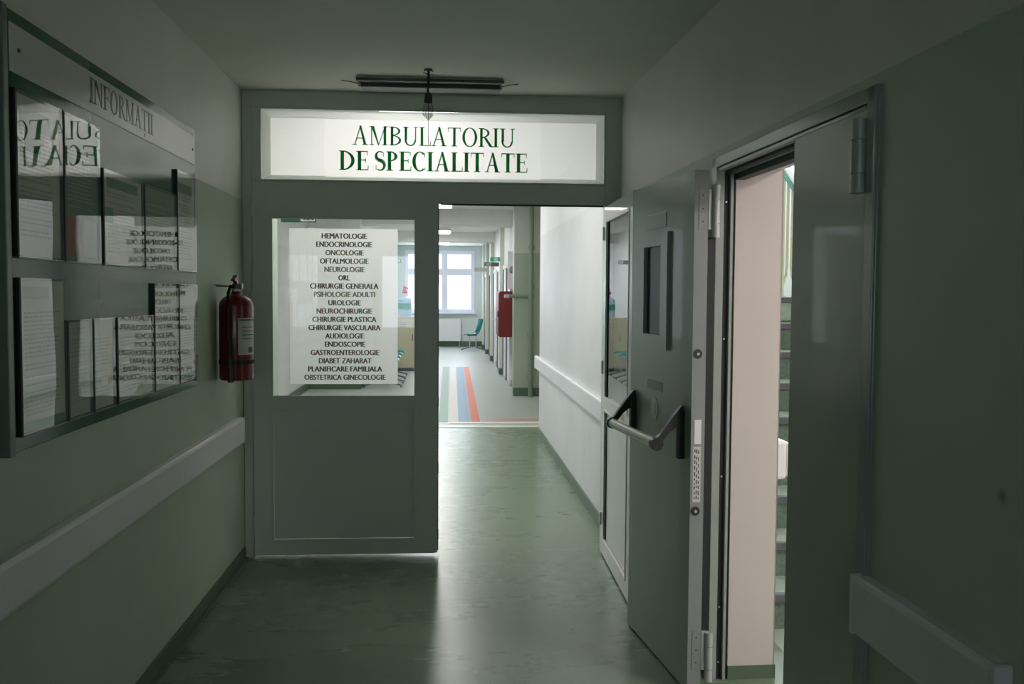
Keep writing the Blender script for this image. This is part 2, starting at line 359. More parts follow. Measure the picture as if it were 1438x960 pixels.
# hall shell
S('floor', M_floor, [(-1.4, 1.5, -4.2, 11.13, -0.1, 0)])
S('wall_left', M_wl, [(-1.40, XL, -4.2, D + 1.15, 0, 2.95)])
RF = dict(loc=(XR, D, 0), rz=RA)
S('wall_right', M_wr, [(0, 0.262, -1.872, -0.02, 0, 2.95), (0, 0.262, -9.8, -3.20, 0, 2.95), (0, 0.262, -3.20, -1.872, 2.10, 2.95)], **RF)
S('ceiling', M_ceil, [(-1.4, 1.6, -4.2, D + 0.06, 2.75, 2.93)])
o = S('wall_back', M_wl, [(-1.4, -1.1, -4.3, -4.15, 0, 2.9), (0.3, 1.6, -4.3, -4.15, 0, 2.9), (-1.1, 0.3, -4.3, -4.15, 0, 0.95), (-1.1, 0.3, -4.3, -4.15, 2.25, 2.9)])
S('baseboard_left', M_base, [(XL, XL + 0.012, -4.1, D - 0.02, 0, 0.075), (XL, XL + 0.03, -4.1, D - 0.02, 0, 0.012)], bev=0.004)
S('baseboard_right', M_base, [(-0.012, 0, -9.6, -3.21, 0, 0.075), (-0.012, 0, -1.83, -0.02, 0, 0.075)], bev=0.004, **RF)
# lobby shell
S('floor_lobby', M_floor2, [(-2.4, 1.8, 11.13, 28.2, -0.1, 0), (-2.4, -1.4, 6.7, 11.13, -0.1, 0)])
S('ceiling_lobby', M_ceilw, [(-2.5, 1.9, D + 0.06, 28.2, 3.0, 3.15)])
S('trim_1', M_ceilw, [(-1.4, 1.4, D + 0.06, D + 0.2, 2.76, 3.0)])                       # bulkhead above the partition
S('wall_lobby_right', M_lob, [(1.05, 1.30, D + 0.01, 9.21, 0, 3.0), (1.05, 1.60, 9.21, 10.41, 0, 3.0)])
S('wall_recess', M_col, [(1.60, 1.75, 10.41, 14.4, 0, 3.0)])
S('wall_column', M_col, [(1.053, 1.75, 14.4, 14.75, 0, 3.0)])
S('wall_far_right', M_farw, [(1.14, 1.30, 14.75, 28.1, 0, 3.0)])
S('wall_lobby_left', M_lob, [(-2.40, -2.24, 6.7, 7.4, 0, 3.0), (-2.40, -2.24, 10.6, 15.5, 0, 3.0), (-2.40, -2.24, 7.4, 10.6, 0, 1.0), (-2.40, -2.24, 7.4, 10.6, 2.5, 3.0),
                             (-2.40, -1.4, 6.60, 6.74, 0, 3.0)])
S('wall_far_left', M_farw, [(-2.40, -1.40, 15.5, 28.1, 0, 3.0)])
S('wall_end', mat('pale_green_end_wall', (0.68, 0.74, 0.70), 0.5), [(-1.5, -1.2, 28.0, 28.2, 0, 3.0), (0.86, 1.2, 28.0, 28.2, 0, 3.0), (-1.2, 0.86, 28.0, 28.2, 0, 1.04), (-1.2, 0.86, 28.0, 28.2, 2.80, 3.0)])
S('trim_2', M_ceilw, [(-2.3, 1.5, 15.9, 16.5, 2.74, 3.0), (-1.4, 1.2, 21.8, 22.3, 2.78, 3.0)])     # ceiling beams
S('baseboard_lobby_right', M_base, [(1.038, 1.05, D + 0.1, 10.42, 0, 0.09), (1.04, 1.6, 10.41, 10.42, 0, 0.09)], bev=0.003)
S('baseboard_column', M_base, [(1.045, 1.6, 14.385, 14.4, 0, 0.13), (1.588, 1.6, 10.45, 14.4, 0, 0.13), (1.125, 1.14, 14.75, 28, 0, 0.10)], bev=0.003)
S('baseboard_lobby_left', M_base, [(-2.24, -2.225, 6.75, 15.5, 0, 0.12), (-2.24, -1.39, 15.485, 15.5, 0, 0.12), (-1.4, -1.385, 15.5, 28, 0, 0.12)], bev=0.003)
S('baseboard_end', M_base, [(-1.4, 1.14, 27.985, 28.0, 0, 0.16)])
# pilasters between the far doors
for i, (y, w) in enumerate(((18.3, 0.35), (22.0, 0.3), (24.6, 0.3), (26.9, 0.3))):
    S('trim_%d' % (10 + i), mat('cream_pilaster_%d' % i, (0.66, 0.68, 0.60), 0.5), [(1.06, 1.15, y, y + w, 0, 3.0)])
    S('baseboard_pilaster_%d' % (i + 1), M_base, [(1.05, 1.06, y - 0.01, y + w, 0, 0.12), (1.05, 1.13, y - 0.012, y, 0, 0.12)])
# end window
w = empty('window_2', (0, 28.0, 0), kind='structure')
B('window_frame', M_wframe, [(-1.2, 0.87, -0.04, 0.06, 1.0, 1.12), (-1.2, 0.87, -0.04, 0.06, 2.74, 2.86), (-0.11, 0.06, -0.04, 0.06, 1.12, 2.74), (0.75, 0.87, -0.04, 0.06, 1.12, 2.74),
                             (-1.2, -1.1, -0.04, 0.06, 1.12, 2.74), (-1.1, 0.75, -0.035, 0.05, 2.12, 2.32)], w, bev=0.008)
for x0, x1 in ((-1.1, -0.11), (0.06, 0.75)):
    for z0, z1 in ((1.12, 2.12), (2.32, 2.74)):
        B('pane', M_glass, [(x0, x1, 0.01, 0.016, z0, z1)], w)
B('window_sill', M_wframe, [(-1.2, 0.93, -0.16, -0.04, 0.98, 1.02)], w, bev=0.005)
w = empty('window_3', (-2.24, 9.0, 0), kind='structure')  # unseen window, added to go with the lobby side fill
B('window_frame', M_wframe, [(-0.1, 0.0, -1.6, 1.6, 1.0, 1.07), (-0.1, 0.0, -1.6, 1.6, 2.43, 2.5), (-0.1, 0, -1.6, -1.53, 1.07, 2.43), (-0.1, 0, 1.53, 1.6, 1.07, 2.43), (-0.1, 0, -0.04, 0.04, 1.07, 2.43)], w, bev=0.005)
for y0, y1 in ((-1.53, -0.04), (0.04, 1.53)): B('pane', M_glass, [(-0.05, -0.045, y0, y1, 1.07, 2.43)], w)
w = empty('window_4', (-0.5, -4.2, 0), kind='structure')
B('window_frame', M_wframe, [(-0.6, 0.8, -0.05, 0.02, 0.95, 1.02), (-0.6, 0.8, -0.05, 0.02, 2.18, 2.25), (-0.6, -0.53, -0.05, 0.02, 1.02, 2.18), (0.73, 0.8, -0.05, 0.02, 1.02, 2.18)], w)
B('pane', M_glass, [(-0.53, 0.73, -0.02, -0.015, 1.02, 2.18)], w)
# far doors in the right wall
for i, (y0, y1) in enumerate(((16.0, 16.95), (17.15, 18.0), (18.95, 19.9), (20.6, 21.6), (22.7, 23.6), (25.3, 26.3))):
    d = empty('door_%d' % (10 + i), (1.14, y0, 0), kind='structure')
    L = y1 - y0
    B('door_frame', M_farw if i % 2 else M_white, [(-0.045, 0.0, 0, 0.07, 0, 2.12), (-0.045, 0.0, L - 0.07, L, 0, 2.12), (-0.045, 0.0, 0.07, L - 0.07, 2.05, 2.12)], d, bev=0.004)
    B('door_panel', M_door, [(-0.03, -0.004, 0.075, L - 0.075, 0.01, 2.045)], d, bev=0.004)
    B('door_edge', M_dark, [(-0.05, -0.03, L - 0.10, L - 0.075, 0.02, 2.04)], d)  # dark strip, shade on a door edge put into its colour
    bm = bmesh.new(); tube(bm, [(-0.03, 0.15, 1.02), (-0.08, 0.15, 1.02), (-0.08, 0.27, 1.02)], 0.011); obj('door_handle', bm, M_chrome, d)

# floor markings and threshold
def flat(name, m, poly, parent=None, z=0.0, t=0.002):
    bm = bmesh.new(); prism(bm, poly, 'z', z, z + t); return obj(name, bm, m, parent)
stripes = [('green', (0.24, 0.42, 0.34), (-0.08, 0.034), (-0.055, 0.085)), ('white', (0.74, 0.70, 0.67), (0.06, 0.162), (0.105, 0.229)),
           ('blue', (0.27, 0.43, 0.60), (0.165, 0.308), (0.232, 0.393)), ('orange', (0.78, 0.19, 0.10), (0.318, 0.431), (0.396, 0.499))]
names = {'green': 'grey green guide stripe on the lobby floor, leftmost of the four', 'white': 'pale cream guide stripe between the green and blue floor stripes',
         'blue': 'light blue guide stripe between the cream and orange floor stripes', 'orange': 'orange guide stripe on the lobby floor, rightmost of the four'}
for n, c, a, b in stripes:
    s = flat('floor_stripe', mat('floor_stripe_' + n, c, 0.45, spec=0.25), [(a[0], 11.5), (a[1], 11.5), (b[1], 20.2), (b[0], 20.2)])
    tag(s, names[n], 'floor stripe')
tag(flat('floor_stripe', mat('floor_stripe_pink', (0.58, 0.36, 0.32), 0.3), [(0.45, 11.55), (1.59, 11.55), (1.59, 11.78), (0.45, 11.78)]), 'faded pink stripe running to the right across the lobby floor', 'floor stripe')
t = empty('threshold_strip', (0, 11.13, 0), label='pair of pale metal strips across the lobby floor before the coloured stripes', cat='floor strip')
B('strip', M_kerb, [(-1.38, 1.12, -0.13, 0.02, 0, 0.006)], t, bev=0.002)
B('strip', M_kerb2, [(0.04, 1.59, 0.20, 0.32, 0, 0.006)], t, bev=0.002)

# ================================================================== PARTITION
# trim_3 : fixed outer frame of the partition
pf = empty('trim_3', (0, D, 0), kind='structure')
X0, X1 = XL + 0.002, XR + 0.006
fd = 0.065
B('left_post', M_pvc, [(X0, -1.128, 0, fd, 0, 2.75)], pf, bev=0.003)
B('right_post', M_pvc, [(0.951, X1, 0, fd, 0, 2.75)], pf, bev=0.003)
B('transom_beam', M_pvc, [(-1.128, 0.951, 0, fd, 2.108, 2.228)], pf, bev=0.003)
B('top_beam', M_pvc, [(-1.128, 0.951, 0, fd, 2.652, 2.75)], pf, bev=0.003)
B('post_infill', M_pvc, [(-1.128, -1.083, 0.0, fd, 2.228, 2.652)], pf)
B('beam_gasket', M_gask, [(-0.03, 0.945, 0.004, 0.03, 2.100, 2.108)], pf)
B('frame_hinge', M_pvc, [(-1.137, -1.121, -0.012, 0.0, 2.02, 2.10), (-1.137, -1.121, -0.012, 0, 1.50, 1.58), (-1.137, -1.121, -0.012, 0, 0.18, 0.26)], pf, bev=0.004)
# window_1 : transom light
tw = empty('window_1', (0, D, 0), kind='structure')
B('glazing_bead', M_pvc, [(-1.083, 0.951, -0.004, 0.012, 2.228, 2.237), (-1.083, 0.951, -0.004, 0.012, 2.643, 2.652), (-1.083, -1.074, -0.004, 0.012, 2.237, 2.643), (0.942, 0.951, -0.004, 0.012, 2.237, 2.643)], tw, bev=0.002)
B('pane', M_glass, [(-1.074, 0.942, 0.012, 0.016, 2.237, 2.643)], tw)
bm = bmesh.new()      # chamfered white reveal
o_ = (-1.074, 0.942, 2.237, 2.643); i_ = (-1.030, 0.903, 2.268, 2.603)
def rc(r, y): return [(r[0], y, r[2]), (r[1], y, r[2]), (r[1], y, r[3]), (r[0], y, r[3])]
A = [bm.verts.new(p) for p in rc(o_, 0.018)]; Bq = [bm.verts.new(p) for p in rc(i_, 0.062)]
for k in range(4): bm.faces.new((A[k], A[(k + 1) % 4], Bq[(k + 1) % 4], Bq[k]))
obj('reveal', bm, mat('white_translucent_reveal', (0.90, 0.90, 0.88), 0.4, trans=0.55), tw)
B('backing_panel', M_signb, [(-1.04, -0.706, 0.063, 0.066, 2.26, 2.61), (0.56, 0.91, 0.063, 0.066, 2.26, 2.61)], tw)
# hanging sign sheet behind the glass
sg = empty('transom_sign', (0, D, 2.25), label='long white backlit sign reading AMBULATORIU DE SPECIALITATE in green serif capitals', cat='sign')
B('sign_sheet', M_sign, [(-0.715, 0.568, 0.050, 0.052, 0.004, 0.350)], sg)
k = 1.014
bm = bmesh.new(); serif_text(bm, 'AMBULATORIU', (-0.543 * k, 0.405 * k, 0.198 + 0.003, 0.312), lambda a, b, d: (a, 0.049 - d, b), 1.0, 0.0012); obj('lettering', bm, M_ltr_g, sg)
bm = bmesh.new(); serif_text(bm, 'DE SPECIALITATE', (-0.621 * k, 0.478 * k, 0.052, 0.166), lambda a, b, d: (a, 0.049 - d, b), 1.3, 0.0012); obj('lettering', bm, M_ltr_g, sg)

def upvc_leaf(name, loc, rz, y0, y1, x0, x1, z0, z1, gl, pn, handed=1):
    """white plastic door leaf in local x(width) z; front towards -y. gl/pn: glass and panel rectangles"""
    d = empty(name, loc, rz, kind='structure')
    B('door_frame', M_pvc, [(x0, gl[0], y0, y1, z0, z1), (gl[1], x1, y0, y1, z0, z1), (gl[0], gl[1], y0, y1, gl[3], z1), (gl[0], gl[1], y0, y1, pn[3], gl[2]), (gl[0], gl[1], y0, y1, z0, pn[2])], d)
    b = 0.012
    def ringb(r): return [(r[0], r[1], y0 - 0.004, y0 + 0.012, r[2], r[2] + b), (r[0], r[1], y0 - 0.004, y0 + 0.012, r[3] - b, r[3]), (r[0], r[0] + b, y0 - 0.004, y0 + 0.012, r[2] + b, r[3] - b), (r[1] - b, r[1], y0 - 0.004, y0 + 0.012, r[2] + b, r[3] - b)]
    B('glazing_bead', M_pvc, ringb(gl), d, bev=0.002)
    B('panel_bead', M_pvc, ringb(pn), d, bev=0.002)
    B('pane', M_glass, [(gl[0] + b, gl[1] - b, y0 + 0.012, y0 + 0.016, gl[2] + b, gl[3] - b)], d)
    B('lower_panel', M_pvc, [(pn[0] + b, pn[1] - b, y0 + 0.014, y0 + 0.03, pn[2] + b, pn[3] - b)], d)
    return d
d1 = upvc_leaf('door_1', (0, D, 0), 0, -0.012, 0.05, -1.125, -0.062, 0.018, 2.112, (-1.022, -0.172, 0.958, 2.020), (-1.022, -0.172, 0.100, 0.895))
B('lock_edge', M_gask, [(-0.062, -0.040, 0.004, 0.046, 0.03, 2.105)], d1)
B('edge_strip', M_pvc, [(-0.062, -0.045, -0.008, 0.004, 0.02, 2.105)], d1)
B('keeper_plate', M_chrome, [(-0.046, -0.038, 0.006, 0.03, z, z + 0.06) for z in (2.0, 1.62, 1.2, 0.9, 0.5, 0.1)], d1)
d2 = empty('door_2', (0.949, D - 0.004, 0), -0.022 - math.pi / 2, kind='structure')
# leaf swung open against the right wall: local x runs from hinge towards the camera, front (-y) faces the hall
x0, x1 = 0.0, 0.965; gl = (0.075, 0.875, 0.955, 2.015); pn = (0.09, 0.875, 0.10, 0.895); y0 = 0.0; y1 = 0.05
M_pvcd = mat('white_plastic_open_leaf', (0.66, 0.68, 0.64), 0.3, noise=0.02, coat=0.2)
B('door_frame', M_pvcd, [(x0, gl[0], y0, y1, 0.012, 2.095), (gl[1], x1, y0, y1, 0.012, 2.095), (gl[0], gl[1], y0, y1, gl[3], 2.095), (gl[0], gl[1], y0, y1, pn[3], gl[2]), (gl[0], gl[1], y0, y1, 0.012, pn[2])], d2)
b = 0.014
for nm, r in (('glazing_bead', gl), ('panel_bead', pn)):
    B(nm, M_pvcd, [(r[0], r[1], y0 - 0.004, y0 + 0.012, r[2], r[2] + b), (r[0], r[1], y0 - 0.004, y0 + 0.012, r[3] - b, r[3]), (r[1] - b, r[1], y0 - 0.004, y0 + 0.012, r[2] + b, r[3] - b)], d2, bev=0.003)
    B('gasket', M_gask, [(r[0], r[0] + 0.03, y0 + 0.006, y0 + 0.016, r[2] + b, r[3] - b)], d2)
B('pane', glass('mirroring_pane', (0.90, 0.94, 0.92), 2.3), [(gl[0] + 0.03, gl[1] - b, y0 + 0.012, y0 + 0.016, gl[2] + b, gl[3] - b)], d2)
B('lower_panel', M_pvcd, [(pn[0] + 0.03, pn[1] - b, y0 + 0.012, y0 + 0.03, pn[2] + b, pn[3] - b)], d2)
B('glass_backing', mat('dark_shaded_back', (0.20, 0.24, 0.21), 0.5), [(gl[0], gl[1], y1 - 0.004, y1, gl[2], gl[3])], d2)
B('hinge', M_pvcd, [(-0.012, 0.012, -0.012, 0.012, z, z + 0.08) for z in (1.9, 1.1, 0.18)], d2, bev=0.004)
o = B('sticker', mat('pale_yellow_sticker', (0.62, 0.55, 0.22), 0.5), [(0.60, 0.78, -0.0012, 0.0, 0.915, 0.948)], d2); o['label'] = 'pale yellow sticker'

# printed list on the glass of the closed leaf
ls = empty('specialty_list', (0, D, 1.036), label='white paper sheet behind door glass listing clinic specialties in coloured capitals', cat='poster')
B('paper_sheet', M_sheet, [(-0.916, -0.283, 0.009, 0.0105, 0.0, 0.918)], ls)
lines = [('HEMATOLOGIE', 278, 496, (0.02, 0.02, 0.03)), ('ENDOCRINOLOGIE', 252, 520, (0.02, 0.02, 0.10)), ('ONCOLOGIE', 296, 478, (0.30, 0.25, 0.03)), ('OFTALMOLOGIE', 270, 502, (0.01, 0.20, 0.06)),
         ('NEUROLOGIE', 291, 482, (0.30, 0.31, 0.28)), ('ORL', 358, 412, (0.01, 0.05, 0.06)), ('CHIRURGIE GENERALA', 222, 550, (0.13, 0.01, 0.02)), ('PSIHOLOGIE ADULTI', 240, 534, (0.28, 0.29, 0.14)),
         ('UROLOGIE', 309, 464, (0.04, 0.07, 0.06)), ('NEUROCHIRURGIE', 252, 520, (0.16, 0.02, 0.02)), ('CHIRURGIE PLASTICA', 232, 540, (0.15, 0.02, 0.02)), ('CHIRURGIE VASCULARA', 213, 560, (0.13, 0.01, 0.02)),
         ('AUDIOLOGIE', 294, 480, (0.02, 0.04, 0.04)), ('ENDOSCOPIE', 292, 486, (0.01, 0.02, 0.015)), ('GASTROENTEROLOGIE', 223, 553, (0.20, 0.015, 0.01)), ('DIABET ZAHARAT', 262, 516, (0.13, 0.03, 0.03)),
         ('PLANIFICARE FAMILIALA', 211, 568, (0.05, 0.01, 0.015)), ('OBSTETRICA GINECOLOGIE', 192, 584, (0.01, 0.08, 0.03))]
for i, (t_, a, b_, c) in enumerate(lines):
    xa = -0.910 + (370 + a / 3.43 - 407) * (0.627 / 151); xb = -0.910 + (370 + b_ / 3.43 - 407) * (0.627 / 151)
    zc = 1.911 - i * (0.8345 / 17) - 1.036
    o = sans_text('lettering', t_, mat('ink_%02d' % i, c, 0.6), ls, xa, xb, zc - 0.0155, zc + 0.0155, lambda p, q, d: (p, 0.0088 - d, q), 0.055)

# ================================================================== FIRE DOOR
fr = empty('trim_4', (XR, D, 0), RA, kind='structure')          # steel door frame, far jamb, head, near jamb
def jamb(v0, sgn):
    # v0: outer edge, sgn: direction towards the opening
    def bx(x0, x1, d, z0=0, z1=2.125, d0=0): a, b = v0 + sgn * d0, v0 + sgn * d; return (x0, x1, min(a, b), max(a, b), z0, z1)
    return bx
j = jamb(-1.835, -1)
B('jamb', M_frame3, [j(-0.014, 0.020, 0.062), j(0.0455, 0.058, 0.062)], fr, bev=0.0025)
B('seal', M_gask, [j(0.0205, 0.045, 0.045, 0, 2.07), j(0.0585, 0.068, 0.048, 0, 2.07)], fr)
j = jamb(-3.215, 1)
B('jamb', M_frame3, [j(-0.014, -0.006, 0.05), j(-0.006, 0.045, 0.062)], fr, bev=0.0025)
B('head', M_frame3, [(-0.014, 0.020, -3.205, -1.835, 2.085, 2.125), (-0.008, 0.020, -3.15, -1.9, 2.070, 2.083), (0.0455, 0.058, -3.15, -1.9, 2.058, 2.110)], fr, bev=0.0025)
B('seal', M_gask, [(0.0205, 0.045, -3.15, -1.9, 2.060, 2.12), (0.0585, 0.100, -3.15, -1.9, 2.036, 2.11)], fr)
for z in (0.07, 0.30, 1.40, 1.95, 0.84):
    bm = bmesh.new(); tube(bm, [(0.033, -1.881, z), (0.033, -1.883, z)], 0.004, 8); obj('screw', bm, M_chrome, fr)
S('wall_reveal', M_stw, [(0.070, 0.267, -1.888, -1.873, 0.055, 2.10), (0.09, 0.267, -3.20, -1.888, 2.085, 2.10), (0.262, 0.267, -1.888, -0.1, 0.055, 4.9)], loc=(XR, D, 0), rz=RA)
S('baseboard_reveal', M_base, [(0.070, 0.271, -1.893, -1.873, 0, 0.055), (0.262, 0.271, -1.893, -0.1, 0, 0.055)], loc=(XR, D, 0), rz=RA)

# narrow leaf, closed
d4 = empty('door_4', (XR, D, 0), RA, kind='structure')
B('door_panel', M_steel, [(-0.006, 0.050, -3.153, -2.662, 0.012, 2.078)], d4, bev=0.002)
B('edge_cover', M_gask, [(0.0, 0.05, -3.158, -3.154, 0.02, 2.08)], d4)
def hinge(parent, x, y, z0, z1, r=0.015, plates=True, nm='hinge'):
    bm = bmesh.new(); L_ = z1 - z0; g = 0.004
    a, b_ = z0 + L_ * 0.27, z0 + L_ * 0.73
    for p, q in ((z0, a - g), (a, b_ - g), (b_, z1)):
        tube(bm, [(x, y, p), (x, y, q)], r, 14)
    tube(bm, [(x, y, z0 + .002), (x, y, z1 - .002)], r * 0.7, 10)
    return obj(nm, bm, M_hinge, parent, smooth=True)
hinge(d4, -0.022, -3.143, 1.850, 2.045, 0.022)
hinge(d4, -0.022, -3.143, 0.12, 0.31, 0.022)
# wide leaf, swung open into the hall, with panic bar
a1 = 0.1088
d3 = empty('door_3', (0.957, 3.575, 0), a1, kind='structure')
LL, T = 0.772, 0.056
win = (0.345, 0.565, 1.405, 1.785)
B('door_panel', M_steel, [(0, T, 0.001, win[0], 0.010, 2.058), (0, T, win[1], LL, 0.010, 2.058), (0, T, win[0], win[1], 0.010, win[2]), (0, T, win[0], win[1], win[3], 2.058)], d3)
B('edge_plate', M_steel2, [(0.0, T, -0.0015, 0.001, 0.012, 2.056)], d3)
bm = bmesh.new()
wo = (0.262, 0.600, 1.345, 1.840)
for r in ((wo[0], win[0], wo[2], wo[3]), (win[1], wo[1], wo[2], wo[3]), (win[0], win[1], wo[2], win[2]), (win[0], win[1], win[3], wo[3])):
    box(bm, -0.014, 0.0, r[0], r[1], r[2], r[3])
obj('window_frame', bm, M_steel, d3)
B('glass_pane', mat('dark_wired_glass', (0.008, 0.012, 0.010), 0.3, spec=0.15), [(0.003, 0.012, win[0], win[1], win[2], win[3])], d3)
B('embossed_plate', M_steel, [(-0.003, 0, 0.315, 0.575, 1.862, 1.925)], d3, bev=0.001)
B('nameplate', mat('green_nameplate', (0.13, 0.26, 0.17), 0.35), [(-0.002, 0, 0.335, 0.530, 1.163, 1.205)], d3, bev=0.0008)
bm = bmesh.new()
n = 24
for dx, s_ in ((0.003, 1.0), (0.005, 0.55)):
    vs = [bm.verts.new((-dx, 0.430 + 0.045 * s_ * math.cos(t), 1.083 + 0.048 * s_ * math.sin(t))) for t in [2 * math.pi * q / n for q in range(n)]]
    v2 = [bm.verts.new((0, v.co.y, v.co.z)) for v in vs]
    bm.faces.new(vs)
    for q in range(n): bm.faces.new((vs[q], vs[(q + 1) % n], v2[(q + 1) % n], v2[q]))
obj('keyhole_cover', bm, M_hinge, d3)
pb = B('panic_bar', M_bar, [], d3); bpy.data.objects.remove(pb)
bm = bmesh.new(); tube(bm, [(-0.114, 0.105, 0.986), (-0.114, 0.690, 0.986)], 0.021, 20); pb = obj('panic_bar', bm, M_bar, d3, smooth=True)
for s0 in (0.080, 0.700):
    bm = bmesh.new()
    box(bm, -0.028, 0.0, s0 - 0.014, s0 + 0.014, 0.925, 1.120, bev=0.005)
    bmA = [(-0.004, 1.138), (-0.018, 1.132), (-0.050, 1.092), (-0.100, 1.024), (-0.134, 0.992), (-0.136, 0.970), (-0.122, 0.962), (-0.108, 0.972), (-0.088, 1.000), (-0.060, 1.034), (-0.036, 1.052), (-0.004, 1.056)]
    prism(bm, [(s0 - 0.011 if False else a, b_) for a, b_ in bmA], 'y', s0 - 0.012, s0 + 0.012)
    tube(bm, [(-0.114, s0 - 0.014, 0.986), (-0.114, s0 + 0.014, 0.986)], 0.0265, 18)
    obj('bar_arm', bm, M_black, pb)
# hinge edge hardware (faces the camera)
for z in (1.348, 0.730):
    bm = bmesh.new(); c_ = 0.012 + 0.010
    tube(bm, [(c_, -0.0010, z), (c_, -0.0035, z)], 0.0185, 20); o = obj('bolt_socket', bm, M_black, d3)
    bm = bmesh.new(); tube(bm, [(c_, -0.0030, z), (c_, -0.010, z)], 0.0055, 14); obj('bolt_pin', bm, M_hinge, o)
B('plate', M_white, [(0.014, 0.042, -0.0030, -0.0015, 0.995, 1.090)], d3)
o = B('label_strip', mat('grey_label', (0.60, 0.60, 0.58), 0.5), [(0.010, 0.042, -0.0022, -0.0015, 0.765, 0.985)], d3)
bm = bmesh.new(); random.seed(3)
for c0 in (0.015, 0.023, 0.031):
    z = 0.778
    while z < 0.965:
        l = random.uniform(0.006, 0.018); box(bm, c0, c0 + 0.004, -0.0026, -0.0022, z, z + l); z += l + random.uniform(0.005, 0.012)
obj('small_print', bm, M_black, o)
for z in (1.83, 0.095):
    B('hinge_plate', M_steel2, [(0.018, T, -0.0035, -0.0015, z, z + 0.16)], d3, bev=0.0006)
    for q in (0.03, 0.08, 0.13):
        bm = bmesh.new(); tube(bm, [(0.034, -0.003, z + q), (0.034, -0.0045, z + q)], 0.003, 8); obj('screw', bm, M_gask, d3)
    B('hinge_leaf', M_hinge, [(T, T + 0.02, -0.006, 0.004, z, z + 0.155)], d3)
hinge(d3, T + 0.028, -0.010, 1.80, 2.00, 0.0155)
hinge(d3, T + 0.028, -0.010, 0.05, 0.245, 0.0155)
B('back_seal', M_gask, [(T, T + 0.034, 0.004, 0.02, 0.25, 1.80)], d3)  # dark strip standing in for the shadow between leaf and wall

# ================================================================== WALL GUARDS
def guard(name, m, segs, label, loc=(0, 0, 0), rz=0.0):
    """profiled white wall guard; segs: along y, face towards -x or +x"""
    g = empty(name, loc, rz, label=label, cat='wall rail')
    for (xw, sg, ya, yb, z0, z1) in segs:
        t = 0.04
        pr = [(xw, z0), (xw + sg * 0.03, z0), (xw + sg * (t - .003), z0 + 0.006), (xw + sg * t, z0 + 0.016), (xw + sg * t, z1 - 0.016), (xw + sg * (t - .004), z1 - 0.005), (xw + sg * 0.03, z1), (xw, z1)]
        bm = bmesh.new(); prism(bm, pr, 'y', ya + 0.02, yb - 0.02); obj('rail_face', bm, m, g)
        for c0, c1 in ((ya, ya + 0.0195), (yb - 0.0195, yb)):
            bm = bmesh.new(); box(bm, min(xw, xw + sg * (t + .002)), max(xw, xw + sg * (t + .002)), c0, c1, z0 - 0.001, z1 + 0.001, bev=0.005); obj('end_cap', bm, m, g)
    return g
guard('wall_rail', M_rail, [(XL, 1, -3.9, 5.43, 0.715, 0.862)], 'long pale wall guard rail on left wall below information board')
guard('wall_rail', M_rail, [(0, -1, -3.83, -3.19, 0.677, 0.836)], 'short dark lying wall guard rail on right wall nearest the camera', (XR, D, 0), RA)
guard('wall_rail', M_rail, [(1.05, -1, 5.95, 10.56, 0.738, 0.884)], 'brightly lit white wall guard rail seen through the open doorway')
guard('wall_rail', M_rail, [(1.14, -1, 14.9, 15.55, 0.74, 0.88)], 'short wall guard rail below the red hydrant cabinet')
guard('wall_rail', M_rail, [(1.14, -1, 19.95, 20.55, 0.74, 0.88)], 'short far wall guard rail between white lobby doors')

# ================================================================== INFORMATION BOARD
BX = XL + 0.028
ib = empty('information_board', (XL + 0.001, 3.52, 1.13), label='large dark green notice board with white header reading INFORMAȚII on left wall', cat='notice board')
yb0, yb1 = 2.585 - 3.52, 4.462 - 3.52
B('backing_panel', M_board, [(0.0, 0.026, yb0 + 0.012, yb1 - 0.004, 0.008, 1.195)], ib, bev=0.002)
B('board_edge', M_alu, [(0.0, 0.030, yb0 - 0.02, yb0 + 0.012, 0.0, 1.20)], ib, bev=0.003)
B('board_edge', M_alu, [(0.0, 0.024, yb1 - 0.004, yb1, 0.004, 1.198)], ib, bev=0.001)
hd = B('header_panel', M_head, [(0.026, 0.029, 2.605 - 3.52, 4.452 - 3.52, 2.160 - 1.13, 2.290 - 1.13)], ib, bev=0.001)
bm = bmesh.new(); serif_text(bm, 'INFORMAȚII', (3.17 - 3.52, 3.83 - 3.52, 2.192 - 1.13, 2.272 - 1.13), lambda a, b, d: (0.0291 + d, a, b), 1.2, 0.0008); obj('lettering', bm, M_ltr_d, ib)
for yy, zz in ((2.66, 2.225), (4.41, 2.225)):
    bm = bmesh.new(); tube(bm, [(0.029, yy - 3.52, zz - 1.13), (0.032, yy - 3.52, zz - 1.13)], 0.006, 10); obj('screw', bm, M_black, ib)
G, R_, K, TEAL, OL = (0.05, 0.22, 0.11), (0.35, 0.05, 0.04), (0.12, 0.12, 0.12), (0.06, 0.30, 0.26), (0.30, 0.27, 0.08)
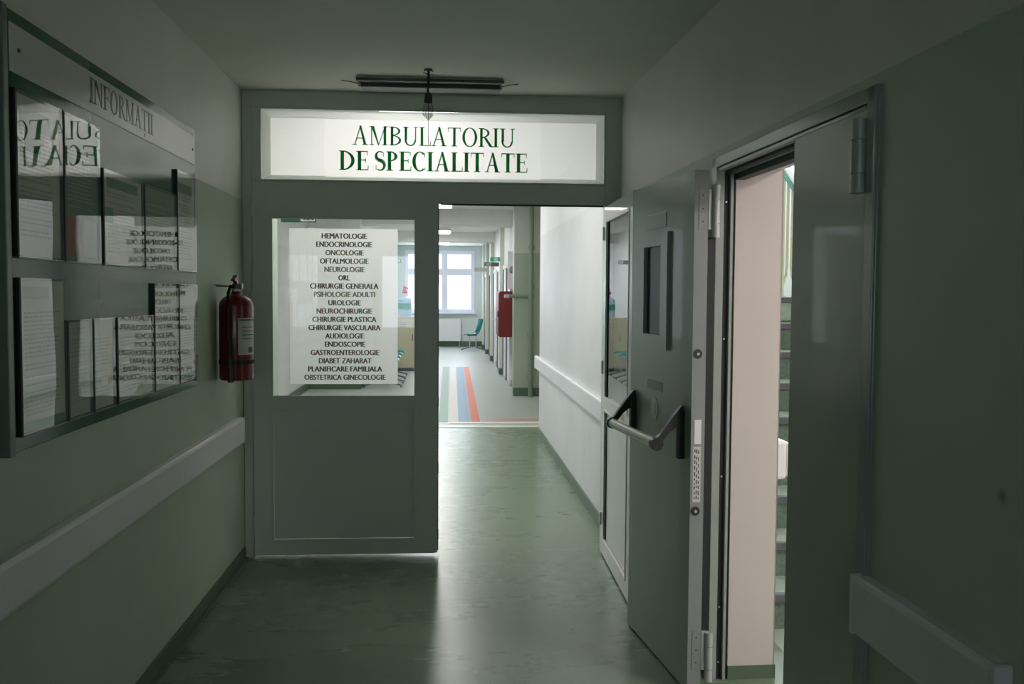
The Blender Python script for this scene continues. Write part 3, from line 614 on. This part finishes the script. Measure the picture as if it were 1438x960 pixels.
PP = [  # y0,y1,z0,z1,paper colour,label,extra blocks (y0,y1,z0,z1,colour) in sheet fractions
 (2.622, 2.925, 1.668, 2.118, (0.62, 0.62, 0.58), 'tall notice with green picture header, first pocket of the upper row', [(0.1, 0.8, 0.80, 0.93, G), (0.2, 0.55, 0.66, 0.80, (0.10, 0.20, 0.15))]),
 (2.940, 3.232, 1.668, 2.118, (0.10, 0.19, 0.13), 'tall dark green leaflet sheet with red block, second pocket of upper row', [(0.05, 0.5, 0.03, 0.30, R_), (0.55, 0.95, 0.03, 0.30, (0.55, 0.50, 0.45))]),
 (3.262, 3.680, 1.668, 1.990, (0.60, 0.60, 0.58), 'wide landscape notice with green corner, third pocket of the upper row', [(0.1, 0.9, 0.84, 0.95, (0.08, 0.22, 0.10)), (0.05, 0.25, 0.45, 0.62, TEAL)]),
 (3.694, 4.118, 1.668, 1.990, (0.09, 0.17, 0.12), 'wide dark green landscape notice, fourth pocket of the upper row', [(0.3, 0.95, 0.05, 0.45, (0.30, 0.33, 0.30))]),
 (4.134, 4.440, 1.668, 2.100, (0.60, 0.61, 0.59), 'tall white notice, last pocket of the upper row beside the board edge', [(0.1, 0.85, 0.80, 0.90, (0.15, 0.20, 0.16))]),
 (2.625, 2.938, 1.180, 1.612, (0.66, 0.66, 0.62), 'tall densely printed notice, first pocket of the lower row', [(0.08, 0.65, 0.88, 0.96, (0.36, 0.42, 0.40)), (0.02, 0.98, 0.0, 0.06, TEAL)]),
 (2.945, 3.140, 1.180, 1.487, (0.50, 0.51, 0.50), 'small grey notice with narrow print, second pocket of the lower row', []),
 (3.152, 3.352, 1.180, 1.487, (0.55, 0.57, 0.49), 'small cream notice with a rubber stamp, third pocket of the lower row', [(0.75, 0.95, 0.25, 0.33, (0.2, 0.25, 0.22))]),
 (3.376, 3.782, 1.180, 1.485, (0.58, 0.58, 0.56), 'wide pale notice, fourth pocket of the lower row', []),
 (3.799, 4.130, 1.180, 1.610, (0.60, 0.60, 0.58), 'tall white notice with olive heading, fifth pocket of the lower row', [(0.05, 0.95, 0.86, 0.93, OL), (0.05, 0.95, 0.02, 0.08, TEAL)]),
 (4.145, 4.445, 1.180, 1.610, (0.62, 0.62, 0.60), 'tall white notice with teal foot, last pocket of the lower row', [(0.05, 0.4, 0.90, 0.95, K), (0.05, 0.95, 0.01, 0.07, TEAL)]),
]
random.seed(11)
for qi, (ya, yb, za, zb, pc, lab, ex) in enumerate(PP):
    dy, dz = 3.52, 1.13
    pk = B('pocket', M_acr, [(0.0345, 0.0365, ya - dy, yb - dy, za - dz, zb - dz)], ib)
    B('pocket_edge', M_gask, [(0.0262, 0.038, ya - dy - 0.010, ya - dy + 0.001, za - dz, zb - dz)], pk)  # black strip paints the shadow line at the pocket's left side
    B('pocket_edge', M_alu, [(0.0262, 0.036, ya - dy + 0.002, yb - dy, za - dz - 0.004, za - dz - 0.0005)], pk)
    nt_ = empty('printed_notice', (XL + 0.0285, (ya + yb) / 2, za + 0.005), label=lab, cat='notice', group='notices in the board pockets')
    w_, h_ = yb - ya - 0.014, zb - za - 0.012
    B('paper', mat('notice_paper_%d' % qi, pc, 0.6), [(0.0005, 0.0012, -w_ / 2, w_ / 2, 0, h_)], nt_)
    for (a, b_, c, d_, cc) in ex:
        B('printed_block', mat('notice_ink_%d' % qi, cc, 0.6), [(0.0013, 0.0017, -w_ / 2 + a * w_, -w_ / 2 + b_ * w_, c * h_, d_ * h_)], nt_)
    bm = bmesh.new(); z = h_ * (0.78 if ex else 0.92)
    dark = pc[0] < 0.3
    while z > h_ * (0.34 if dark else 0.10):
        a = -w_ * 0.40; e = w_ * random.uniform(0.22, 0.40)
        while a < e:
            l = random.uniform(0.01, 0.035); l = min(l, e - a)
            box(bm, 0.0013, 0.0016, a, a + l, z, z + 0.0045); a += l + 0.005
            if l <= 0.001: break
        z -= random.choice((0.012, 0.012, 0.013, 0.022))
    obj('printed_lines', bm, mat('notice_print_%d' % qi, (0.36, 0.37, 0.35) if not dark else (0.28, 0.36, 0.30), 0.6), nt_)

# ================================================================== FIRE EXTINGUISHER
ex = empty('fire_extinguisher', (-1.086, 4.96, 1.12), label='dark red fire extinguisher hanging on left wall between notice board and partition', cat='fire extinguisher')
bm = bmesh.new(); r = 0.086
lathe(bm, [(r - .010, 0), (r - .003, 0.004), (r, 0.015), (r, 0.385), (r - .004, 0.405), (r - .018, 0.425), (r - .042, 0.440), (0.028, 0.446), (0.022, 0.462)], n=36)
obj('cylinder', bm, M_red, ex, smooth=True)
bm = bmesh.new(); lathe(bm, [(0.020, 0.460), (0.020, 0.475), (0.016, 0.478), (0.016, 0.492)], n=18)
box(bm, -0.016, 0.016, -0.02, 0.02, 0.478, 0.496, bev=0.004); obj('valve', bm, M_chrome, ex)
bm = bmesh.new(); prism(bm, [(0.008, 0.490), (-0.035, 0.500), (-0.078, 0.486), (-0.080, 0.478), (-0.030, 0.486), (0.008, 0.478)], 'x', -0.009, 0.009); obj('carry_handle', bm, M_black, ex)
bm = bmesh.new(); prism(bm, [(0.010, 0.500), (0.002, 0.540), (-0.010, 0.546), (-0.040, 0.530), (-0.070, 0.520), (-0.068, 0.512), (-0.030, 0.516), (-0.004, 0.496)], 'x', -0.010, 0.010); obj('squeeze_lever', bm, M_red, ex)
bm = bmesh.new(); tube(bm, [(0.016, -0.01, 0.486), (0.036, -0.014, 0.486)], 0.016, 18); g_ = obj('pressure_gauge', bm, M_chrome, ex)
bm = bmesh.new(); tube(bm, [(0.0362, -0.014, 0.486), (0.0372, -0.014, 0.486)], 0.012, 18); obj('gauge_face', bm, M_white, g_)
bm = bmesh.new()
tube(bm, [(-0.004, -0.018, 0.482), (-0.014, -0.055, 0.486), (-0.020, -0.085, 0.450), (-0.020, -0.098, 0.38), (-0.018, -0.097, 0.25), (-0.012, -0.097, 0.12)], 0.0095, 10, radii=[0.008, 0.0095, 0.0095, 0.0095, 0.0095, 0.0095])
hs = obj('hose', bm, M_gask, ex, smooth=True)
bm = bmesh.new(); tube(bm, [(-0.012, -0.097, 0.125), (-0.010, -0.097, 0.08), (-0.008, -0.097, -0.004)], 0.012, 12, radii=[0.011, 0.013, 0.017]); obj('nozzle', bm, M_black, hs, smooth=True)
bm = bmesh.new(); lathe(bm, [(r + .001, 0.0), (r + .004, 0.0), (r + .004, 0.022), (r + .001, 0.022)], n=36)
for v in bm.verts: v.co.z += 0.085
obj('holding_band', bm, M_gask, ex)
bm = bmesh.new(); a0, a1_ = math.radians(-72), math.radians(8); n = 12; rr = r + 0.0012
for z0, z1 in ((0.135, 0.325),):
    vs = [[bm.verts.new((rr * math.cos(a0 + (a1_ - a0) * i / n), rr * math.sin(a0 + (a1_ - a0) * i / n), z)) for i in range(n + 1)] for z in (z0, z1)]
    for i in range(n): bm.faces.new((vs[0][i], vs[0][i + 1], vs[1][i + 1], vs[1][i]))
lb = obj('paper_label', bm, mat('extinguisher_label', (0.55, 0.56, 0.50), 0.4), ex, smooth=True); lb['label'] = 'pale paper instruction label'
rr = r + 0.002
for k_, (z0, z1, aa, ab) in enumerate([(0.31, 0.318, -68, 2), (0.235, 0.24, -60, -5), (0.215, 0.219, -60, -15), (0.255, 0.259, -60, 0), (0.275, 0.279, -60, -10), (0.145, 0.175, -35, -12)]):
    bm = bmesh.new(); a0, a1_ = math.radians(aa), math.radians(ab); n = 8
    vs = [[bm.verts.new((rr * math.cos(a0 + (a1_ - a0) * i / n), rr * math.sin(a0 + (a1_ - a0) * i / n), z)) for i in range(n + 1)] for z in (z0, z1)]
    for i in range(n): bm.faces.new((vs[0][i], vs[0][i + 1], vs[1][i + 1], vs[1][i]))
    obj('label_print', bm, mat('label_green_ink', (0.05, 0.16, 0.10), 0.6), lb)
bm = bmesh.new(); tube(bm, [(-0.107, 0.0, 0.487), (-0.05, 0.0, 0.487), (0.0, 0.0, 0.478)], 0.004, 8); tube(bm, [(-0.107, -0.045, 0.494), (-0.06, -0.03, 0.490), (-0.01, -0.0, 0.486)], 0.003, 8)
box(bm, -0.107, -0.103, -0.03, 0.03, 0.44, 0.51); obj('wall_hook', bm, M_chrome, ex)

# ================================================================== CEILING THINGS IN THE HALL
lf = empty('fluorescent_lamp', (-0.086, 5.29, 2.75), label='unlit slim fluorescent lamp on dark ceiling above transom sign', cat='ceiling lamp')
B('lamp_body', M_lampbody, [(-0.398, 0.398, -0.115, 0.10, -0.016, 0.0)], lf, bev=0.002)
B('front_lip', M_lampoff, [(-0.400, 0.402, -0.120, -0.112, -0.026, -0.010)], lf)
B('diffuser', M_lampoff, [(-0.385, 0.385, -0.03, 0.095, -0.040, -0.016)], lf, bev=0.006)
for x in (-0.395, 0.385): B('end_cap', M_lampbody, [(x, x + 0.012, -0.04, 0.10, -0.042, -0.0165)], lf, bev=0.002)
bm = bmesh.new()
for s_ in (-1, 1):
    bm = bmesh.new(); tube(bm, [(s_ * 0.397, 0.02, -0.015), (s_ * 0.44, 0.0, -0.008), (s_ * 0.49, -0.01, -0.004)], 0.0025, 6); obj('cable_stub', bm, M_gask, lf)
hb = empty('hanging_bulb', (-0.093, 5.0, 2.75), label='bare clear bulb hanging on black wire in front of transom sign', cat='hanging lamp')
bm = bmesh.new(); tube(bm, [(0, 0, 0), (0, 0, -0.006)], 0.022, 16); tube(bm, [(-0.02, 0, -0.004), (-0.024, 0, -0.016), (-0.012, 0, -0.022), (0, 0, -0.02)], 0.003, 8); tube(bm, [(0.004, 0, -0.004), (0.026, 0, -0.010)], 0.003, 8); obj('ceiling_hook', bm, M_gask, hb)
bm = bmesh.new(); tube(bm, [(0, 0, -0.004), (0.002, 0, -0.05), (-0.002, 0, -0.10), (0, 0, -0.145)], 0.0065, 8); obj('wire', bm, M_gask, hb)
bm = bmesh.new(); lathe(bm, [(0.010, -0.120), (0.018, -0.130), (0.021, -0.150), (0.022, -0.175), (0.016, -0.178)], n=20); obj('lamp_socket', bm, mat('dark_grey_socket', (0.06, 0.07, 0.065), 0.4), hb, smooth=True)
bm = bmesh.new(); lathe(bm, [(0.014, -0.176), (0.027, -0.185), (0.030, -0.20), (0.029, -0.225), (0.022, -0.245), (0.010, -0.256), (0.003, -0.258)], n=22); bl = obj('bulb', bm, M_bulb, hb, smooth=True)
bm = bmesh.new()
for k_ in range(6):
    t_ = k_ * math.pi / 3; tube(bm, [(0.025 * math.cos(t_), 0.025 * math.sin(t_), -0.18), (0.032 * math.cos(t_), 0.032 * math.sin(t_), -0.205), (0.028 * math.cos(t_), 0.028 * math.sin(t_), -0.235), (0.004 * math.cos(t_), 0.004 * math.sin(t_), -0.262)], 0.0012, 6)
obj('wire_guard', bm, M_chrome, hb)
bm = bmesh.new(); tube(bm, [(0, 0, -0.18), (0.002, 0, -0.22), (0, 0, -0.26), (0.001, 0, -0.39)], 0.0016, 6); obj('pull_cord', bm, M_gask, hb)

# ================================================================== LOBBY THINGS
for i, (y, lab) in enumerate(((6.6, 'lit ceiling panel lamp just behind the partition'), (10.4, 'lit ceiling panel lamp before the threshold strips'), (14.2, 'lit ceiling panel lamp above start of coloured floor stripes'),
                              (17.8, 'lit ceiling panel lamp just beyond the first ceiling beam'), (20.6, 'lit ceiling panel lamp before the second ceiling beam'), (25.2, 'lit ceiling panel lamp nearest the end window'))):
    l_ = empty('ceiling_lamp', (-0.2, y, 3.0), label=lab, cat='ceiling lamp', group='lit lamps along the lobby ceiling')
    B('lamp_frame', M_white, [(-0.32, 0.32, -0.60, -0.57, -0.09, 0), (-0.32, 0.32, 0.57, 0.60, -0.09, 0), (-0.32, -0.29, -0.57, 0.57, -0.09, 0), (0.29, 0.32, -0.57, 0.57, -0.09, 0), (-0.29, 0.29, -0.57, 0.57, -0.02, 0)], l_)
    B('diffuser', M_lit, [(-0.288, 0.288, -0.568, 0.568, -0.088, -0.03)], l_)

hc = empty('hydrant_cabinet', (1.14, 15.1, 0.88), label='dark red fire hydrant cabinet on far wall half hidden by green column', cat='hydrant cabinet')
B('cabinet_body', M_redbox, [(-0.27, -0.003, 0, 0.75, 0, 0.74)], hc, bev=0.006)
B('cabinet_door', M_redbox, [(-0.285, -0.27, 0.02, 0.73, 0.02, 0.72)], hc, bev=0.004)
B('door_latch', M_black, [(-0.297, -0.285, 0.10, 0.13, 0.32, 0.42)], hc, bev=0.003)
pi_ = empty('water_pipe', (1.305, 14.28, 0), label='grey green painted riser pipe with side branch beside the column', cat='pipe')
M_pipe = mat('grey_green_pipe', (0.22, 0.27, 0.20), 0.35)
bm = bmesh.new(); tube(bm, [(0, 0, 0), (0, 0, 2.9)], 0.037, 14); obj('riser', bm, M_pipe, pi_, smooth=True)
bm = bmesh.new(); tube(bm, [(0, 0, 1.545), (-0.35, 0.0, 1.545)], 0.028, 12); b_ = obj('branch', bm, M_pipe, pi_, smooth=True)
for z in (1.545, 1.68, 2.28, 0.95, 0.30):
    bm = bmesh.new(); tube(bm, [(0, 0, z - 0.035), (0, 0, z + 0.035)], 0.050, 14); obj('coupling', bm, M_pipe, pi_, smooth=True)
bm = bmesh.new(); tube(bm, [(-0.34, 0, 1.545), (-0.41, 0, 1.545)], 0.036, 12, radii=[0.034, 0.028]); obj('hose_connector', bm, M_chrome, b_, smooth=True)
bm = bmesh.new(); tube(bm, [(-0.20, 0, 1.545), (-0.24, 0, 1.545)], 0.036, 12); obj('coupling', bm, M_pipe, b_, smooth=True)

rd = empty('radiator', (-0.30, 27.95, 0.17), label='white flat panel radiator under the end window', cat='radiator')
B('front_panel', M_white, [(-0.80, 0.76, -0.10, -0.08, 0, 0.66)], rd, bev=0.006)
B('convector', M_white, [(-0.79, 0.75, -0.078, -0.01, 0.02, 0.64)], rd)
B('top_grille', M_steel2, [(-0.78 + i * 0.05, -0.745 + i * 0.05, -0.095, -0.015, 0.645, 0.655) for i in range(31)], rd)
bm = bmesh.new(); tube(bm, [(0.72, -0.04, 0.0), (0.72, -0.04, -0.17)], 0.012, 8); obj('valve_pipe', bm, M_chrome, rd)

def chair(loc, rz, lab, group=None):
    """moulded shell seat on a two post pedestal; faces +x"""
    c = empty('waiting_chair', loc, rz, label=lab, cat='chair', group=group)
    bm = bmesh.new(); N = 8; prof = []
    for i in range(15):
        t = i / 14
        if t < 0.5: u = t / 0.5; x = 0.23 - 0.40 * u; z = 0.455 - 0.035 * math.sin(u * math.pi * 0.9) + (0.012 if i else -0.02)
        else: u = (t - 0.5) / 0.5; x = -0.17 - 0.14 * u - 0.02 * math.sin(u * 3.1); z = 0.455 + 0.42 * u ** 1.15
        prof.append((x, z, t))
    top = []; bot = []
    for x, z, t in prof:
        hw = 0.22 - 0.03 * abs(t - 0.35) - (0.05 * max(0, t - 0.85) / 0.15)
        rt_, rb_ = [], []
        for k_ in range(N + 1):
            s_ = k_ / N * 2 - 1; lift = (0.03 if t < 0.5 else 0.13) * s_ * s_
            px = x + (lift * 0.9 if t > 0.55 else 0); pz = z + (lift if t <= 0.55 else 0)
            rt_.append(bm.verts.new((px, s_ * hw, pz))); 
            rb_.append(bm.verts.new((px - (0.014 if t > 0.5 else 0), s_ * hw, pz - (0.014 if t <= 0.5 else 0.002))))
        top.append(rt_); bot.append(rb_)
    for i in range(14):
        for k_ in range(N):
            bm.faces.new((top[i][k_], top[i][k_ + 1], top[i + 1][k_ + 1], top[i + 1][k_])); bm.faces.new((bot[i][k_], bot[i + 1][k_], bot[i + 1][k_ + 1], bot[i][k_ + 1]))
        bm.faces.new((top[i][0], top[i + 1][0], bot[i + 1][0], bot[i][0])); bm.faces.new((top[i][N], bot[i][N], bot[i + 1][N], top[i + 1][N]))
    for k_ in range(N):
        bm.faces.new((top[0][k_], bot[0][k_], bot[0][k_ + 1], top[0][k_ + 1])); bm.faces.new((top[14][k_], top[14][k_ + 1], bot[14][k_ + 1], bot[14][k_]))
    obj('seat_shell', bm, M_teal, c, smooth=True)
    for x in (0.06, -0.12):
        bm = bmesh.new(); tube(bm, [(x, 0, 0.435), (x, 0, 0.05)], 0.017, 10); obj('post', bm, M_chrome, c, smooth=True)
    for x, s_ in ((0.06, 1), (-0.12, -1)):
        bm = bmesh.new(); tube(bm, [(x, 0, 0.08), (x + s_ * 0.08, 0, 0.055), (x + s_ * 0.22, 0.0, 0.018)], 0.014, 8); tube(bm, [(x + s_ * 0.22, -0.2, 0.016), (x + s_ * 0.22, 0.2, 0.016)], 0.014, 8); obj('foot', bm, M_dark, c, smooth=True)
    B('seat_frame', M_dark, [(-0.15, 0.14, -0.12, 0.12, 0.405, 0.42)], c)
    return c
c0 = chair((0.74, 26.3, 0), math.pi, 'lone teal shell chair facing left beside the end window radiator')
cg = 'teal chairs along the left lobby wall'
pos = [15.95, 16.7, 17.45, 18.2]
labs = ['teal shell chair against left lobby wall, nearest of the row', 'teal shell chair against left lobby wall, second of the row', 'teal shell chair against left lobby wall, third of the row', 'teal shell chair next to the beige cabinet, farthest of the row']
for y, lb_ in zip(pos, labs):
    c = copy_tree(c0, (-1.02, y, 0), 0.0, lb_); c['group'] = cg
cb = empty('cupboard', (-0.98, 19.35, 0), label='beige laminate cupboard behind teal chairs carrying a water bottle', cat='cupboard')
B('body', M_cab, [(-0.40, 0.36, -0.28, 0.28, 0.06, 1.09)], cb, bev=0.004)
B('plinth', M_dark, [(-0.38, 0.34, -0.26, 0.26, 0.0, 0.06)], cb)
B('top_board', mat('pale_top_board', (0.72, 0.71, 0.60), 0.4), [(-0.41, 0.38, -0.30, 0.30, 1.09, 1.115)], cb, bev=0.003)
for x in (-0.395, -0.015):
    d_ = B('cupboard_door', M_cab, [(x, x + 0.37, -0.298, -0.281, 0.08, 1.07)], cb, bev=0.003)
    bm = bmesh.new(); tube(bm, [(x + 0.33, -0.30, 0.62), (x + 0.33, -0.325, 0.63), (x + 0.33, -0.325, 0.74), (x + 0.33, -0.30, 0.75)], 0.007, 8); obj('handle', bm, M_black, d_)
    B('vent_slots', M_dark, [(x + 0.06, x + 0.20, -0.3005, -0.298, z, z + 0.008) for z in (0.90, 0.94, 0.98)], d_)
wb = empty('water_bottle', (-0.83, 19.2, 1.115), label='large blue tinted water bottle with green label on beige cupboard', cat='water bottle')
bm = bmesh.new(); lathe(bm, [(0.12, 0), (0.135, 0.012), (0.137, 0.10), (0.131, 0.115), (0.137, 0.13), (0.137, 0.28), (0.131, 0.295), (0.137, 0.31), (0.13, 0.35), (0.09, 0.385), (0.035, 0.405), (0.03, 0.43)], n=28); obj('bottle_body', bm, M_blue, wb, smooth=True)
bm = bmesh.new(); lathe(bm, [(0.139, 0.145), (0.1395, 0.15), (0.1395, 0.26), (0.139, 0.265)], n=28); obj('bottle_label', bm, mat('green_bottle_label', (0.02, 0.30, 0.20), 0.5), wb, smooth=True)
bm = bmesh.new(); lathe(bm, [(0.034, 0.425), (0.034, 0.46), (0.028, 0.465)], n=16); obj('bottle_cap', bm, M_white, wb)
rp = empty('red_pump', (-0.83, 19.2, 1.581), label='small red cap ornament on top of the large water bottle', cat='bottle pump')
bm = bmesh.new(); lathe(bm, [(0.05, 0), (0.055, 0.03), (0.03, 0.07), (0.026, 0.13), (0.012, 0.15)], n=16); obj('pump_head', bm, mat('bright_red_plastic', (0.55, 0.03, 0.04), 0.4), rp, smooth=True)
bm = bmesh.new(); tube(bm, [(0.0, 0, 0.10), (0.05, 0, 0.11), (0.075, 0, 0.085)], 0.012, 8); obj('spout', bm, mat('bright_red_spout', (0.55, 0.03, 0.04), 0.4), rp)

def sign(name, x0, x1, y, z0, z1, col, lab, txt=None, tcol=(0.9, 0.9, 0.9), left=False, block=None):
    s_ = empty(name, ((x0 + x1) / 2, y, z0), label=lab, cat='sign'); hw = (x1 - x0) / 2
    B('sign_plate', mat('sign_plate_mat', col, 0.4), [(-hw, hw, -0.008, 0.008, 0, z1 - z0)], s_, bev=0.002)
    if block: B('sign_field', mat('sign_field_mat', block[2], 0.4), [(-hw + block[0] * 2 * hw, -hw + block[1] * 2 * hw, -0.0095, -0.008, 0.01, z1 - z0 - 0.01)], s_)
    if txt: sans_text('lettering', txt, mat('sign_ink', tcol, 0.5), s_, -hw + (0.62 if block else 0.1) * 2 * hw, hw * (0.9), 0.02, z1 - z0 - 0.02, lambda p, q, d: (p, -0.0098 - d, q), 0.05)
    return s_
s1 = sign('corridor_sign', 0.865, 1.06, 18.25, 2.21, 2.29, (0.03, 0.36, 0.24), 'small green exit sign projecting from the right lobby wall', None, block=(0.35, 0.75, (0.35, 0.65, 0.50)))
s2 = sign('corridor_sign', 0.78, 1.12, 19.0, 2.135, 2.215, (0.10, 0.12, 0.12), 'dark grey sign plate below and behind the green exit sign', None, block=(0.1, 0.4, (0.30, 0.33, 0.33)))
s3 = sign('corridor_sign', 0.74, 1.12, 24.2, 2.15, 2.25, (0.62, 0.62, 0.60), 'pale blank sign plate farthest along the right lobby wall', None)
s4 = sign('corridor_sign', -1.375, -1.085, 8.0, 2.165, 2.29, (0.02, 0.12, 0.08), 'dark green room sign numbered 050 partly hidden by door frame', '050', (0.02, 0.02, 0.02), block=(0.56, 0.97, (0.75, 0.77, 0.72)))
for x in (-0.12, 0.12):
    bm = bmesh.new(); tube(bm, [(x, 0, 0.125), (x, 0, 0.835)], 0.004, 6); obj('hanger_rod', bm, M_chrome, s4)
s5 = sign('corridor_sign', -1.05, -0.85, 18.0, 2.16, 2.24, (0.16, 0.20, 0.19), 'dark grey sign projecting from the left lobby wall above water bottle', None, block=(0.5, 0.95, (0.6, 0.65, 0.62)))
B('sign_bracket', M_chrome, [(-0.45, -0.10, -0.006, 0.006, 0.03, 0.05)], s5)
for s_, L_ in ((s2, 0.02), (s3, 0.02)): pass
ab = empty('alarm_bell', (1.14, 15.6, 1.98), label='small grey alarm bell on lobby wall above hydrant cabinet', cat='alarm bell')
bm = bmesh.new(); tube(bm, [(-0.03, 0, 0), (-0.05, 0, 0), (-0.075, 0, 0), (-0.085, 0, 0)], 0.06, 18, radii=[0.06, 0.062, 0.045, 0.015]); obj('bell_dome', bm, M_steel2, ab, smooth=True)
B('base_plate', M_steel2, [(-0.03, 0, -0.07, 0.07, -0.07, 0.07)], ab, bev=0.004)
tk = B('cable_trunking', M_white, [(1.05, 1.138, 15.9, 15.95, 1.66, 2.30)], bev=0.004); tag(tk, 'thin white vertical cable trunking rising from the hydrant cabinet', 'cable trunking')

# ================================================================== STAIRWELL
S('floor_stairwell', M_floor3, [(1.5, 4.3, 0.8, 4.32, -0.1, -0.0005), (1.18, 1.5, 2.2, 4.0, -0.1, -0.001)])
S('wall_stairwell_far', M_farw, [(1.34, 2.2, 9.0, 9.2, 0, 5.0), (4.0, 4.4, 9.0, 9.2, 0, 5.0), (2.2, 4.0, 9.0, 9.2, 0, 2.6), (2.2, 4.0, 9.0, 9.2, 4.2, 5.0)])
S('wall_stairwell_right', M_stw, [(4.2, 4.4, 0.8, 9.2, 0, 5.0)])
S('wall_stairwell_near', M_stw, [(1.40, 4.4, 0.7, 0.9, 0, 5.0)])
S('ceiling_stairwell', M_ceilw, [(1.1, 4.4, 0.7, 9.2, 4.9, 5.0)])
S('wall_stairwell_left', M_stw, [(0.263, 0.28, -4.7, -3.22, 0, 4.9), (0.263, 0.28, -3.22, -1.87, 2.11, 4.9)], loc=(XR, D, 0), rz=RA)
w = empty('window_5', (3.1, 9.0, 0), kind='structure')
B('window_frame', M_wframe, [(-0.9, 0.9, -0.02, 0.06, 2.6, 2.68), (-0.9, 0.9, -0.02, 0.06, 4.12, 4.2), (-0.9, -0.82, -0.02, 0.06, 2.68, 4.12), (0.82, 0.9, -0.02, 0.06, 2.68, 4.12), (-0.04, 0.04, -0.02, 0.06, 2.68, 4.12)], w, bev=0.004)
for a, b_ in ((-0.82, -0.04), (0.04, 0.82)): B('pane', M_glass, [(a, b_, 0.02, 0.025, 2.68, 4.12)], w)
st = empty('staircase', (1.362, 4.24, 0), label='concrete stair flight with green risers and grey nosings behind fire door', cat='stairs')
NR, TR = 0.174, 0.262
for i in range(8):
    z = NR * (i + 1); y = TR * i
    s_ = B('step', M_riser, [(0, 1.28, y + 0.022, y + 0.30, max(0, z - NR - 0.06), z - 0.032)], st)
    B('tread', M_stairtop, [(0, 1.30, y + 0.030, y + 0.30, z - 0.032, z)], s_, bev=0.003)
    B('nosing', M_nos, [(0, 1.30, y - 0.006, y + 0.030, z - 0.040, z + 0.001)], s_, bev=0.005)
B('landing', M_stairtop, [(0, 2.8, TR * 8 + 0.02, 4.75, NR * 9 - 0.16, NR * 9)], st)
B('landing_nosing', M_nos, [(0, 1.30, TR * 8 - 0.006, TR * 8 + 0.02, NR * 9 - 0.04, NR * 9 + 0.001)], st, bev=0.004)
B('riser', M_riser, [(0, 1.28, TR * 8 + 0.022, TR * 8 + 0.06, NR * 8, NR * 9 - 0.16)], st)
B('stringer', mat('pale_stringer', (0.50, 0.50, 0.45), 0.6), [(1.30, 1.33, TR * i, TR * (i + 1), NR * i - 0.12, NR * (i + 1)) for i in range(1, 8)], st)
ra = empty('stair_railing', (2.50, 4.24, 0), label='cream painted stair railing with a green plastic handrail', cat='railing')
def zr(y): return NR * (1 + y / TR)
bm = bmesh.new(); y0_, y1_ = 0.0, 2.70
prism(bm, [(y0_, zr(y0_) + 0.585), (y1_, zr(y1_) + 0.585), (y1_, zr(y1_) + 0.64), (y0_, zr(y0_) + 0.64)], 'x', -0.024, 0.024); obj('handrail', bm, M_grnrail, ra)
bm = bmesh.new(); prism(bm, [(y0_, zr(y0_) + 0.64), (y1_, zr(y1_) + 0.64), (y1_, zr(y1_) + 0.66), (y0_, zr(y0_) + 0.66)], 'x', -0.02, 0.02); obj('handrail_cap', bm, M_white, ra)
for i in range(10):
    yb_ = TR * i + 0.225; z0 = NR * min(i + 1, 9)
    bm = bmesh.new(); tube(bm, [(0, yb_, z0), (0, yb_, z0 + 0.09)], 0.011, 8); box(bm, -0.02, 0.02, yb_ - 0.03, yb_ + 0.03, z0, z0 + 0.008)
    for k_ in (-1, 0, 1):
        tube(bm, [(0, yb_, z0 + 0.08), (0, yb_ + k_ * 0.07, z0 + 0.16), (0, yb_ + k_ * 0.085, z0 + 0.22), (0, yb_ + k_ * 0.085, zr(yb_ + k_ * 0.085) + 0.585)], 0.012, 8)
    obj('baluster', bm, M_cream, ra, smooth=True)
gb = empty('wall_device', (1.356, 3.93, 0.80), label='white rounded plastic box on stairwell wall edge beyond the fire door', cat='wall box')
B('housing', M_white, [(0, 0.085, -0.10, 0.10, 0, 0.165)], gb, bev=0.014)
B('cover', M_white, [(0.085, 0.105, -0.09, 0.09, 0.010, 0.155)], gb, bev=0.008)
sp_ = empty('heating_pipe', (2.3, 8.86, 2.9), label='white pipe with black elbow crossing the stairwell window', cat='pipe')
bm = bmesh.new(); tube(bm, [(0.95, 0, 0.0), (1.9, 0, 0.30)], 0.035, 10); obj('pipe_run', bm, M_white, sp_, smooth=True)
bm = bmesh.new(); tube(bm, [(0.93, 0, -0.006), (1.03, 0, 0.026)], 0.05, 12); tube(bm, [(0.95, 0, 0), (0.95, 0.14, 0)], 0.02, 8); obj('pipe_elbow', bm, M_gask, sp_, smooth=True)
S('ceiling_stair_landing', M_ceilw, [(1.42, 4.2, 0.9, 3.3, 2.85, 3.0)])  # unseen slab, added to carry the stairwell lamp lower down
sl = empty('stairwell_lamp', (2.9, 1.75, 2.85), label='square ceiling lamp lighting the stairwell behind the narrow door leaf', cat='ceiling lamp')
B('lamp_base', M_white, [(-0.32, 0.32, -0.32, 0.32, -0.05, 0)], sl, bev=0.01)
B('diffuser', M_lit2, [(-0.30, 0.30, -0.30, 0.30, -0.09, -0.051)], sl)
